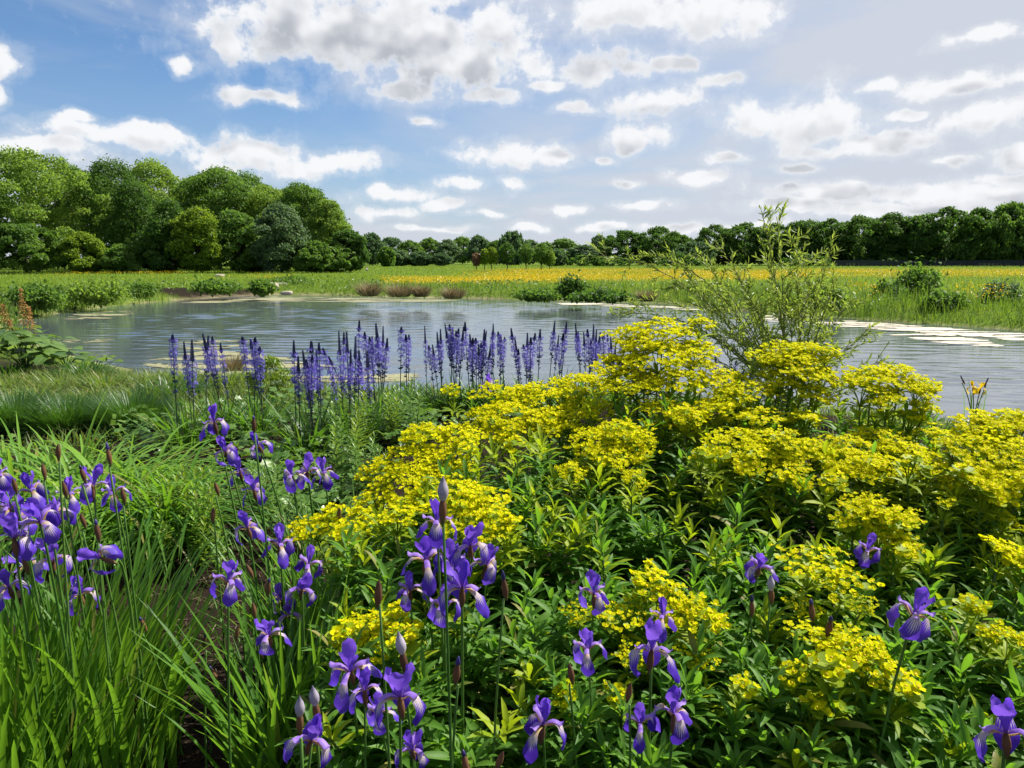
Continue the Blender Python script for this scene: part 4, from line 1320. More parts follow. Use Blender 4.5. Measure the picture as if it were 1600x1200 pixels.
def shoots(cx, cy, sx, sy, n_, hh, mats_, label, group, seed):
    """one many-stemmed plant: every stem a part that carries its leaves"""
    r = np.random.default_rng(seed)
    c = place(cx, cy)
    root = thing('leafy_shoot_clump', c, label, 'leafy plant', group)
    for k in range(n_):
        p = place(cx + r.uniform(-sx, sx), cy + r.uniform(-sy, sy)) - c
        st, g_, cache = SHOOT[r.integers(4)]
        mt = mats_[k % len(mats_)]
        if mt.name not in cache:
            cache[mt.name] = g_.mesh('leaves', mt)
        h = r.uniform(*hh)
        M = rotz(np.eye(4), r.uniform(0, 6.28)) * h; M[3, 3] = 1; M[:3, 3] = p
        so = link('stem', st, root, M)
        tag(link('leaves', cache[mt.name], so), kind='stuff')


SG = 'leafy plants between the flower groups'
for k, (cx, cy, sx, sy, n_, hh, mt, lb) in enumerate([
        (545, 715, 26, 14, 7, (.32, .5), (m_cover, m_lime), 'leafy green plant left of the back spurge, behind the other shoots'),
        (600, 700, 26, 12, 7, (.34, .5), (m_cover, m_cover, m_lime), 'leafy green plant touching the left back spurge heads'),
        (640, 690, 22, 10, 5, (.34, .5), (m_cover,), 'leafy green plant just under the camassias at the left spurge corner'),
        (540, 755, 24, 14, 7, (.30, .45), (m_cover, m_lime), 'leafy green plant in front of the ground cover beside the spurge'),
        (580, 775, 22, 12, 6, (.28, .42), (m_cover,), 'low leafy green plant against the left spurge side'),
        (255, 850, 26, 14, 8, (.25, .40), (m_lime, m_arch), 'bright leafy plant at the back between the two iris groups'),
        (310, 845, 26, 14, 8, (.25, .42), (m_lime, m_lime, m_arch), 'bright lime leafy plant behind the middle irises'),
        (330, 900, 22, 20, 8, (.25, .42), (m_lime, m_arch), 'bright leafy plant against the left side of the middle irises'),
        (245, 890, 18, 14, 6, (.22, .36), (m_arch, m_lime), 'leafy plant at the upper border of the bare mulch'),
        (410, 820, 30, 20, 8, (.22, .4), (m_cover,), 'leafy plant in the middle of the second iris group'),
        (460, 860, 26, 18, 7, (.22, .36), (m_cover,), 'leafy plant left of the lowest spurge head')]):
    shoots(cx, cy, sx, sy, n_, hh, mt, lb, SG, 950 + k)

# mulch chips on the bare patch
CHIP = Geo().add([(-.5, -.12, 0), (.5, -.1, 0), (.5, .12, .02), (-.5, .1, .03), (-.4, -.08, .12), (.42, -.06, .10), (.4, .08, .12), (-.42, .07, .13)],
                 [(0, 1, 5, 4), (1, 2, 6, 5), (2, 3, 7, 6), (3, 0, 4, 7), (4, 5, 6, 7)]).arrays()
m_chip = leaf_mat('bark_chips', (0.018, 0.011, 0.007), (0.10, 0.065, 0.042), (0.05, 0.03, 0.02), .02, .8, .3)
m_chip2 = leaf_mat('pale_dry_stems', (0.14, 0.10, 0.06), (0.30, 0.23, 0.15), (0.2, 0.15, 0.1), .05, .7, .3)
P = np.column_stack([RNG.uniform(-1.9, .3, 9000), 1.2 + 5.5 * RNG.random(9000) ** 1.5])
B = zed(P); B[:, 2] += RNG.uniform(0, .008, len(P))
M = frames(B, RNG.normal(size=(len(P), 3)) * (1, 1, .15), RNG.normal(size=(len(P), 3)) * .35 + (0, 0, 1), RNG.uniform(.010, .034, len(P)))
tag(link('bark_mulch', Geo().inst(CHIP, M).mesh('bark_mulch', m_chip, False)), 'dark bark mulch chips on the bare soil', None, None, 'stuff')
P = np.column_stack([RNG.uniform(-1.5, .2, 260), RNG.uniform(1.5, 5.5, 260)])
B = zed(P); B[:, 2] += .012
g_ = blades(B, RNG.uniform(0, 6.28, 260), RNG.uniform(.03, .13, 260), 1.5, .05, .0016, S=2)
tag(link('dry_litter', g_.mesh('dry_litter', m_chip2)), 'pale dry stem litter lying on the mulch', None, None, 'stuff')

# ---- yellow spurge
m_bract = leaf_mat('spurge_bracts', (0.40, 0.46, 0.003), (0.76, 0.71, 0.004), (0.72, 0.76, 0.004), .42, .7, .04)
m_gland = leaf_mat('spurge_glands', (0.46, 0.33, 0.006), (0.62, 0.45, 0.008), (0.4, 0.25, 0.01), .1, .6, .12)
m_green_br = leaf_mat('spurge_upper_leaves', (0.17, 0.27, 0.010), (0.33, 0.41, 0.012), (0.46, 0.58, 0.010), .46, .5, .2, rib=(0.26, 0.32, 0.06))
m_sleaf = leaf_mat('spurge_leaves', (0.050, 0.145, 0.016), (0.12, 0.25, 0.032), (0.24, 0.50, 0.018), .45, .5, .22, old=.04, rib=(0.11, 0.19, 0.06))
m_sstem = leaf_mat('spurge_stem', (0.05, 0.11, 0.02), (0.10, 0.15, 0.035), (0.2, 0.3, 0.02), .08, .4, .4)
SLEAF = sheet([(0, 0), (.18, .03), (.45, .055), (.75, .03), (1, -.07)], [.022, .075, .105, .075, .004], (-1, 0, 1), .38)
BRACT = Geo().add([(0, 0, 0), (.36, .18, .08), (.5, .55, .14), (.25, .95, .10), (-.25, .95, .10), (-.5, .55, .14), (-.36, .18, .08)],
                  [(0, 1, 2, 3), (0, 3, 4, 5)], [(0, 5, 6)], [(0, 0, 0), (1, .2, 0), (1, .5, 0), (.4, 1, 0), (-.4, 1, 0), (-1, .5, 0), (-1, .2, 0)]).arrays()
GLAND = Geo().add([(.5, 0, 0), (0, .5, 0), (-.5, 0, 0), (0, -.5, 0), (0, 0, .55), (.3, .3, .35), (-.3, .3, .35), (-.3, -.3, .35), (.3, -.3, .35)],
                  None, [(0, 5, 4), (5, 1, 4), (1, 6, 4), (6, 2, 4), (2, 7, 4), (7, 3, 4), (3, 8, 4), (8, 0, 4)]).arrays()


def head_mesh(R, dens, seed, dome=.42):
    """compound umbel: rays, paired rounded bracts, small glands; origin at the foot of the rays"""
    r = np.random.default_rng(seed)
    g_ = Geo(); H = .075
    nray = 6 if R > .05 else 4
    n_cy = int(dens * (R / .08) ** 2)
    cy = []
    for i in range(nray + 1):
        a = 2.4 * i + r.uniform(-.25, .25)
        q = R * (.62 if i else .05) * r.uniform(.85, 1.12)
        c = np.array((q * math.cos(a), q * math.sin(a), H - dome * q * q / R + r.uniform(-.008, .008)))
        tube(bez((0, 0, 0), c * (.45, .45, .6), c - (0, 0, .014), 4), .0016, 4, g_, 2, False)
        g_.inst(BRACT, frames(np.repeat((c - (0, 0, .012))[None], 3, 0), [(math.cos(a + k * 2.09), math.sin(a + k * 2.09), .2) for k in range(3)], (0, 0, 1), .020), m=2)
        m_ = n_cy // (nray + 1)
        for j in range(m_):
            b = r.uniform(0, 6.28); s_ = R * .40 * math.sqrt((j + .5) / m_) * r.uniform(.85, 1.15)
            cy.append(c + (s_ * math.cos(b), s_ * math.sin(b), -dome * .9 * s_ * s_ / R + r.uniform(-.007, .009)))
    cy = np.array(cy); N = len(cy)
    b = r.uniform(0, 6.28, N); sz = r.uniform(.0075, .0125, N)
    outd = cy * (1, 1, 0) / R * .5
    for k in range(3):
        a = b + k * 2.09
        up = np.column_stack([np.zeros(N), np.zeros(N), np.ones(N)]) + outd + r.normal(0, .25, (N, 3))
        g_.inst(BRACT, frames(cy, np.column_stack([np.cos(a), np.sin(a), r.uniform(.1, .75, N)]), up, sz), m=0)
    g_.inst(GLAND, frames(cy + (0, 0, .0025), (0, 1, 0), outd + (0, 0, 1), sz * .52), m=1)
    for k in range(6):      # whorl of leaves below the rays
        a = k * 1.047 + r.uniform(-.2, .2)
        g_.inst(SLEAF, frames((0, 0, -.002), (math.cos(a), math.sin(a), .25), (0, 0, 1), r.uniform(.045, .065))[:1] * 1.0, m=2)
    return g_.mesh('flower_head', [m_bract, m_gland, m_green_br])


HEADS = [(R, [head_mesh(R, 104, 1000 + 10 * i + k) for k in range(3)]) for i, R in enumerate((.035, .06, .085, .11))]
SPARSE = [head_mesh(.09, 46, 1050 + k, .15) for k in range(2)]

# heads: pixel centre, width in pixels, distance, plant index, (s)parse
HD = [  # 0 tall back plant
    (985, 527, 80, 3.2, 0), (1035, 522, 95, 3.2, 0), (1085, 552, 90, 3.1, 0), (958, 572, 80, 3.1, 0), (1028, 565, 110, 3.05, 0), (1098, 585, 90, 3.0, 0), (985, 600, 90, 3.0, 0), (1050, 605, 100, 2.95, 0), (1005, 545, 70, 3.1, 0),
    # 1 dome before the willow
    (1228, 552, 80, 3.0, 1), (1262, 552, 75, 3.0, 1), (1240, 578, 100, 2.95, 1), (1215, 598, 70, 2.95, 1), (1285, 590, 60, 2.9, 1), (1170, 610, 80, 2.9, 1), (1275, 618, 60, 2.85, 1), (1130, 625, 70, 2.9, 1),
    # 2 open dome right of it
    (1362, 592, 90, 2.8, 2), (1405, 592, 90, 2.8, 2), (1430, 612, 70, 2.75, 2), (1345, 615, 60, 2.75, 2), (1385, 635, 60, 2.7, 2), (1440, 640, 46, 2.7, 2),
    # 3 flat head left of centre, back
    (785, 622, 90, 3.2, 3), (835, 622, 90, 3.2, 3), (880, 630, 70, 3.2, 3), (800, 655, 100, 3.0, 3), (860, 662, 90, 3.0, 3), (900, 605, 80, 3.3, 3), (940, 602, 80, 3.3, 3), (760, 650, 60, 3.1, 3), (745, 672, 46, 3.0, 3), (930, 640, 60, 3.0, 3),
    # 4 far left back
    (670, 690, 90, 2.75, 4), (715, 688, 80, 2.75, 4), (640, 715, 90, 2.65, 4), (700, 722, 90, 2.65, 4), (600, 745, 80, 2.6, 4), (650, 755, 70, 2.5, 4), (590, 778, 70, 2.5, 4), (640, 790, 60, 2.4, 4),
    # 5 front left low
    (495, 822, 80, 2.3, 5), (535, 818, 70, 2.3, 5), (575, 815, 60, 2.3, 5), (620, 812, 60, 2.2, 5), (545, 850, 46, 2.2, 5),
    # 6 behind the tall iris
    (715, 780, 100, 2.15, 6), (755, 785, 90, 2.15, 6), (735, 815, 110, 2.05, 6), (790, 838, 46, 2.05, 6), (675, 800, 60, 2.1, 6), (770, 812, 60, 2.05, 6),
    # 7 centre
    (925, 690, 90, 2.6, 7), (975, 678, 90, 2.65, 7), (1000, 705, 80, 2.6, 7), (950, 715, 70, 2.5, 7), (1040, 640, 80, 2.85, 7), (985, 745, 46, 2.4, 7), (890, 735, 46, 2.4, 7),
    # 8 right centre
    (1150, 690, 90, 2.6, 8), (1205, 695, 100, 2.55, 8), (1240, 705, 80, 2.5, 8), (1170, 725, 90, 2.45, 8), (1230, 740, 80, 2.4, 8), (1115, 650, 80, 2.8, 8), (1185, 660, 80, 2.75, 8), (1255, 665, 60, 2.75, 8), (1070, 660, 60, 2.75, 8),
    # 9 right of the middle
    (1325, 700, 90, 2.55, 9), (1375, 690, 90, 2.6, 9), (1420, 710, 90, 2.5, 9), (1345, 735, 90, 2.4, 9), (1310, 722, 80, 2.45, 9), (1290, 765, 46, 2.3, 9), (1390, 735, 80, 2.4, 9), (1460, 690, 60, 2.6, 9), (1440, 748, 46, 2.35, 9),
    # 10 right edge
    (1525, 662, 90, 2.5, 10), (1575, 662, 100, 2.5, 10), (1625, 672, 90, 2.5, 10), (1545, 690, 110, 2.4, 10), (1600, 705, 100, 2.35, 10), (1520, 720, 90, 2.3, 10), (1570, 730, 110, 2.25, 10), (1525, 752, 80, 2.2, 10), (1590, 765, 100, 2.15, 10), (1490, 700, 60, 2.4, 10), (1550, 775, 70, 2.15, 10),
    # 11 right middle front
    (1355, 800, 90, 2.1, 11), (1395, 820, 80, 2.05, 11), (1335, 812, 70, 2.1, 11), (1410, 850, 60, 2.0, 11), (1375, 835, 70, 2.05, 11), (1400, 872, 46, 1.95, 11),
    # 12 right edge front
    (1560, 868, 100, 1.95, 12), (1605, 880, 90, 1.9, 12), (1545, 990, 46, 1.7, 12), (1520, 950, 46, 1.75, 12), (1575, 1000, 46, 1.65, 12),
    # 13 sparse head centre right
    (1262, 893, 120, 1.85, -13), (1315, 915, 110, 1.8, -13), (1250, 935, 60, 1.8, -13), (1345, 930, 50, 1.75, -13),
    # 14 front right bright heads
    (1275, 1000, 100, 1.62, -14), (1320, 1010, 110, 1.6, 14), (1350, 1045, 90, 1.55, 14), (1395, 1085, 70, 1.5, 14), (1300, 1055, 70, 1.52, 14), (1240, 1058, 50, 1.55, 14), (1270, 1105, 50, 1.5, 14), (1155, 1075, 50, 1.55, 14),
    # 15 front centre heads behind the right irises
    (1010, 925, 90, 1.8, 15), (975, 960, 100, 1.75, -15), (1085, 965, 90, 1.72, 15), (1040, 955, 80, 1.75, 15), (1080, 1010, 70, 1.65, -15), (905, 945, 60, 1.75, -15), (985, 1005, 60, 1.65, -15), (890, 1080, 46, 1.55, 15), (960, 1080, 46, 1.55, 15),
    # 16 front head left
    (570, 990, 100, 1.72, 16), (615, 978, 80, 1.75, 16), (545, 1010, 60, 1.68, 16), (640, 1010, 60, 1.65, 16), (595, 1012, 80, 1.66, 16)]
PL = ['tallest yellow spurge with broad heads, left of the willow', 'yellow spurge with one high dome in front of the willow trunk', 'yellow spurge with an open see-through dome against the water at the right',
      'yellow spurge with flat heads just below the leaning camassia', 'yellow spurge stepping down the left side beside the leafy shoots', 'lowest yellow spurge, its head behind the middle irises',
      'yellow spurge with heads right behind the tallest iris', 'yellow spurge in the middle of the mass with one broad flat head', 'yellow spurge with wide heads below the dome in front of the willow',
      'yellow spurge with wide heads below the open see-through dome', 'large yellow spurge at the right edge below the yellow flag iris', 'yellow spurge with one head above the single dark iris on the right',
      'yellow spurge cut by the right edge below the largest right head', 'thin spurge with loose green yellow heads between the dark iris and the lone right iris', 'near yellow spurge with bright loose heads left of the lone right iris',
      'near yellow spurge with heads behind the front right iris pair', 'near yellow spurge head behind the front left iris pair']
HID = {}
for x, y, wpx, d, pl in HD:
    HID.setdefault(abs(pl), []).append((x, y, wpx, d, pl < 0))
rh = np.random.default_rng(1190)
for k in sorted(HID):
    base_h = list(HID[k])
    for x, y, wpx, d, sp in base_h:
        if not sp and wpx >= 70 and y < 780:
            for q in range(1 if rh.random() < .6 else 2):
                HID[k].append((x + rh.normal(0, wpx * .55), y + wpx * rh.uniform(-.15, .75), rh.uniform(.34, .66) * wpx, d - rh.uniform(-.05, .08), False))
# leafy non-flowering stems fill the mass: distance falls with the pixel row
FILL = np.array([(530, 850), (600, 800), (690, 725), (760, 680), (840, 650), (960, 600), (1080, 600), (1200, 600), (1340, 625), (1440, 640), (1500, 680), (1640, 690), (1640, 1230), (480, 1230), (480, 1120), (520, 900)], float)
rf = np.random.default_rng(1200)
cents = np.array([[np.mean([h[0] for h in HID[k]]), np.mean([h[1] for h in HID[k]])] for k in sorted(HID)])
FST = {k: [] for k in HID}
cnt = 0
while cnt < 640:
    x, y = rf.uniform(470, 1640), 590 + 650 * rf.random() ** 1.15
    if poly_sd(np.array([[x, y]]), FILL)[0] > 0:
        continue
    d = np.interp(y, (560, 650, 750, 850, 950, 1050, 1240), (3.1, 2.75, 2.38, 2.08, 1.80, 1.58, 1.36)) + rf.uniform(-.06, .20)
    k = int(np.argmin(np.hypot((cents[:, 0] - x), (cents[:, 1] - y) * 1.3)))
    FST[k].append((x, y, d)); cnt += 1
SLM = {}
sleaf_me = Geo().add(SLEAF[0], SLEAF[2], SLEAF[3], SLEAF[1]).mesh('leaf', m_sleaf)
bleaf_me = Geo().add(SLEAF[0], SLEAF[2], SLEAF[3], SLEAF[1]).mesh('leaf', m_green_br)
for k in sorted(HID):
    r = np.random.default_rng(1300 + k)
    hs = [(at(x, y, d), wpx * d / F_PX, sp) for x, y, wpx, d, sp in HID[k]]
    fs = [at(x, y, d) for x, y, d in FST[k]]
    ctr_ = np.mean([h[0] for h in hs], 0)
    rx, ry_ = ctr_[0], ctr_[1] + .12
    rt = np.array((rx, ry_, gz(rx, ry_)))
    root = thing('spurge_plant', rt, PL[k], 'spurge', 'yellow flowering spurge plants in the bed')
    leaves, bright = [], []
    for j, (tip, wd, sp) in enumerate([h for h in hs] + [(f, None, False) for f in fs]):
        tp = tip - rt
        if wd is not None:
            tp = tp - (0, 0, .05)
        base_ = np.array((tp[0] * .45 + r.uniform(-.05, .05), tp[1] * .45 + r.uniform(-.05, .08), -.02))
        pth = bez(base_, (tp[0] * .62, tp[1] * .62 + .03, tp[2] * .62), tp, 8)
        if wd is not None or j % 3 == 0:
            link('stem', tube(pth, np.linspace(.0055, .0032, 8), 5).mesh('stem', m_sstem), root)
        if wd is not None:
            if sp:
                hm, R0 = SPARSE[r.integers(2)], .09
            else:
                R0, ms = min(HEADS, key=lambda q: abs(q[0] - wd * .5)); hm = ms[r.integers(3)]
            ax = (pth[-1] - pth[-3]); ax = ax / np.linalg.norm(ax) * .6 + np.array((r.normal(0, .16), -.26 + r.normal(0, .12), 1))
            M = frames(tp, np.cross(ax, (1, 0, 0)), ax, wd * .5 / R0 * 1.12)[0] @ rotz(np.eye(4), r.uniform(0, 6.28))
            link('flower_head', hm, root, M)
        nl = 30 if wd is not None else 44
        t = np.linspace(.30 if wd is not None else .35, .99, nl) + r.uniform(-.01, .01, nl)
        t = np.clip(t, 0, 1); a = np.arange(nl) * 2.4 + r.uniform(0, 6)
        cen = np.stack([np.interp(t, np.linspace(0, 1, 8), pth[:, c]) for c in range(3)], 1)
        up = np.interp(t, (0, .85, .95, 1), (-.15, .30, .9, 2.2)) if wd is None else np.interp(t, (0, 1), (-.2, .35))
        dv = np.column_stack([np.cos(a), np.sin(a), up + r.normal(0, .15, nl)])
        ln = np.interp(t, (0, .7, 1), (.075, .115, .068)) * r.uniform(.75, 1.2, nl)
        M = frames(cen, dv, np.array((0, 0, 1)) + r.normal(0, .22, (nl, 3)), ln)
        lime = (wd is None) and (r.random() < (.5 if FST[k][j - len(hs)][1] < 880 else .16))
        for q in range(nl):
            (bright if (lime and t[q] > .86) or (wd is not None and t[q] > .80) else leaves).append((cen[q, 1] - .35 * cen[q, 2] - ln[q] * 1.5, M[q]))
    leaves.sort(key=lambda q: q[0]); bright.sort(key=lambda q: q[0])
    npart = 46
    for _, M in leaves[:npart]:
        link('leaf', sleaf_me, root, M)
    for _, M in bright[:12]:
        link('leaf', bleaf_me, root, M)
    g_ = Geo()
    g_.inst(SLEAF, np.array([q[1] for q in leaves[npart:]]), m=0)
    if len(bright) > 12:
        g_.inst(SLEAF, np.array([q[1] for q in bright[12:]]), m=1)
    tag(link('foliage', g_.mesh('foliage', [m_sleaf, m_green_br]), root), kind='stuff')

# ---- irises
m_fall, n, o = new_mat('iris_fall_petal')
u, v, rr1, ob = pcs(n)
blade_c = n.mix(rr1, (0.070, 0.022, 0.40), (0.135, 0.058, 0.56))
vein = n.math('SINE', n.math('MULTIPLY', u, 24.0))
hcol = n.mix(n.ramp(v, .15, .45), (0.62, 0.42, 0.09), (0.66, 0.58, 0.55))
hcol = n.mix(n.ramp(vein, .35, .8, 0, .8), hcol, (0.12, 0.035, 0.16))
edge = n.math('ADD', n.math('MULTIPLY', n.math('ABSOLUTE', u), .16), n.math('MULTIPLY', vein, .06))
cc = n.mix(n.ramp(n.math('ADD', v, edge), .50, .72), hcol, blade_c)
p = princ(n, cc, .5, .25)
t = n.add('ShaderNodeBsdfTranslucent'); n.put(t.inputs['Color'], cc)
mx = n.add('ShaderNodeMixShader'); mx.inputs[0].default_value = .38
n.l.new(p.outputs[0], mx.inputs[1]); n.l.new(t.outputs[0], mx.inputs[2]); n.l.new(mx.outputs[0], o.inputs[0])


def petal_mat(name, a, b, basec):
    m, n, o = new_mat(name)
    u, v, rr1, ob = pcs(n)
    c = n.mix(rr1, a, b)
    vein = n.math('SINE', n.math('MULTIPLY', u, 21.0))
    c = n.mix(n.ramp(vein, .5, 1.0, 0, .22), c, tuple(k * .45 for k in a))
    c = n.mix(n.ramp(v, .30, .0, 0, .7), c, basec)
    p = princ(n, c, .5, .25)
    t = n.add('ShaderNodeBsdfTranslucent'); n.put(t.inputs['Color'], c)
    mx = n.add('ShaderNodeMixShader'); mx.inputs[0].default_value = .42
    n.l.new(p.outputs[0], mx.inputs[1]); n.l.new(t.outputs[0], mx.inputs[2]); n.l.new(mx.outputs[0], o.inputs[0])
    return m


m_std = petal_mat('iris_standard_petal', (0.15, 0.058, 0.56), (0.25, 0.115, 0.70), (0.20, 0.08, 0.30))
m_sty = petal_mat('iris_style_arm', (0.28, 0.15, 0.62), (0.40, 0.25, 0.74), (0.30, 0.14, 0.30))
m_ydf = petal_mat('yellow_flag_petal', (0.68, 0.48, 0.01), (0.80, 0.60, 0.02), (0.6, 0.45, 0.02))
m_spathe = leaf_mat('papery_spathe', (0.10, 0.055, 0.030), (0.22, 0.115, 0.055), (0.30, 0.14, 0.05), .25, .7, .15, base=(0.10, 0.15, 0.035), tip=(0.06, 0.03, 0.025))
m_budtip = leaf_mat('bud_tip', (0.30, 0.27, 0.33), (0.44, 0.40, 0.46), (0.3, 0.25, 0.5), .12, .55, .3, base=(0.55, 0.50, 0.44), tip=(0.03, 0.022, 0.10))
m_ibud = leaf_mat('blue_bud_tip', (0.018, 0.015, 0.06), (0.05, 0.04, 0.18), (0.05, 0.04, 0.25), .12, .45, .35)
m_istem = leaf_mat('iris_stem', (0.05, 0.14, 0.02), (0.10, 0.20, 0.035), (0.2, 0.34, 0.02), .12, .35, .5)

C5 = (-1, -.55, 0, .55, 1)
FALLS, STDS, STYS = [], [], []


def fine(p_, h_, m_):
    t0, t1 = np.linspace(0, 1, len(p_)), np.linspace(0, 1, m_)
    return np.column_stack([np.interp(t1, t0, p_[:, 0]), np.interp(t1, t0, p_[:, 1])]), np.interp(t1, t0, h_)



for k in range(4):
    r = np.random.default_rng(1400 + k); j = r.uniform(.85, 1.15, 8); dr = (.0, .004, -.006, .008)[k]
    ph = np.array([(.003, -.002), (.014, .006), (.026, .010 + dr), (.036, .007 + dr), (.044, -.003 + dr), (.049, -.017), (.051 - dr, -.032), (.049 - dr * 2, -.045), (.045 - dr * 3, -.054)])
    hw = np.array([.0028, .0045, .0065, .0085, .0125, .0175, .0195, .0155, .0045]) * r.uniform(.92, 1.12)
    FALLS.append(sheet(*fine(ph, hw, 13), C5, 0, -.26 - .05 * k, 0, .22, k * 1.7))
    ph = np.array([(.002, 0), (.005, .012), (.009, .026), (.013 + dr, .040), (.016 + dr * 1.5, .052), (.016 + dr * 2, .061), (.013 + dr * 2, .068)])
    hw = np.array([.0025, .0040, .0085, .0140, .0155, .0115, .0030]) * r.uniform(.9, 1.12)
    STDS.append(sheet(*fine(ph, hw, 11), C5, 0, .34, 0, .26, k * 2.3))
    ph = np.array([(.002, .002), (.010, .012), (.020, .0175), (.030, .0165), (.037, .013), (.041, .0150), (.044, .020)])
    hw = np.array([.0030, .0050, .0062, .0068, .0070, .0062, .0025])
    STYS.append(sheet(ph, hw, C5, 0, -.35))


def asmesh(tpl, name, mat):
    return Geo().add(tpl[0], tpl[2], tpl[3], tpl[1]).mesh(name, mat)


FALLM, STDM, STYM = ([asmesh(t_, nm, mt) for t_ in L_2] for L_2, nm, mt in ((FALLS, 'fall_petal', m_fall), (STDS, 'standard_petal', m_std), (STYS, 'style_arm', m_sty)))
YFALL, YSTD = [asmesh(t_, 'fall_petal', m_ydf) for t_ in FALLS], [asmesh(t_, 'standard_petal', m_ydf) for t_ in STDS]


def lathe_tpl(prof, k=7):
    P = np.array([(0, 0, z) for z, q in prof]); R = np.array([q for z, q in prof])
    return tube(P, R, k)


SPATHE = lathe_tpl([(-.052, .0026), (-.042, .0050), (-.028, .0078), (-.014, .0074), (-.002, .0046), (.007, .0010)]).mesh('spathe', m_spathe)
BUDM = lathe_tpl([(-.002, .004), (.008, .0062), (.018, .0060), (.030, .0040), (.042, .0010)]).mesh('bud_tip', m_ibud)
BIGBUD = lathe_tpl([(-.004, .005), (.006, .0095), (.016, .0105), (.026, .0078), (.036, .0035), (.043, .0008)], 8).mesh('bud_tip', m_budtip)


def stem_to(root, top, r, lean=.0, rad_=.0034, curve=None):
    ctrl = np.array((top[0] * .25, top[1] * .25, top[2] * .6)) if curve is None else np.array(curve)
    pth = bez((0, 0, -.02), ctrl, top, 9)
    link('stem', tube(pth, np.linspace(rad_ * 1.15, rad_ * .85, 9), 6).mesh('stem', m_istem), root)
    ax = pth[-1] - pth[-2]
    return ax / np.linalg.norm(ax)


def bloom(root, pos, axis, sc, rz, r, yellow=False, droop=0):
    B = frames(pos, np.cross(axis, (1, 0, 0)), axis, sc)[0] @ rotz(np.eye(4), rz)
    for k in range(3):
        a = k * 2 * math.pi / 3 + r.normal(0, .13)
        T = rotz(np.eye(4), a); X = np.eye(4); s_ = r.normal(0, .10); X[1:3, 1:3] = ((math.cos(s_), -math.sin(s_)), (math.sin(s_), math.cos(s_)))
        link('fall_petal', (YFALL if yellow else FALLM)[r.integers(4)], root, B @ T @ X)
        T = rotz(np.eye(4), a + r.normal(0, .05))
        if not yellow:
            link('style_arm', STYM[r.integers(4)], root, B @ T)
        T = rotz(np.eye(4), a + math.pi / 3 + r.normal(0, .12)); s_ = r.normal(0, .16); X = np.eye(4); X[1:3, 1:3] = ((math.cos(s_), -math.sin(s_)), (math.sin(s_), math.cos(s_)))
        link('standard_petal', (YSTD if yellow else STDM)[r.integers(4)], root, B @ T @ X)
    link('spathe', SPATHE, root, frames(pos, np.cross(axis, (1, 0, 0)), axis, sc)[0])


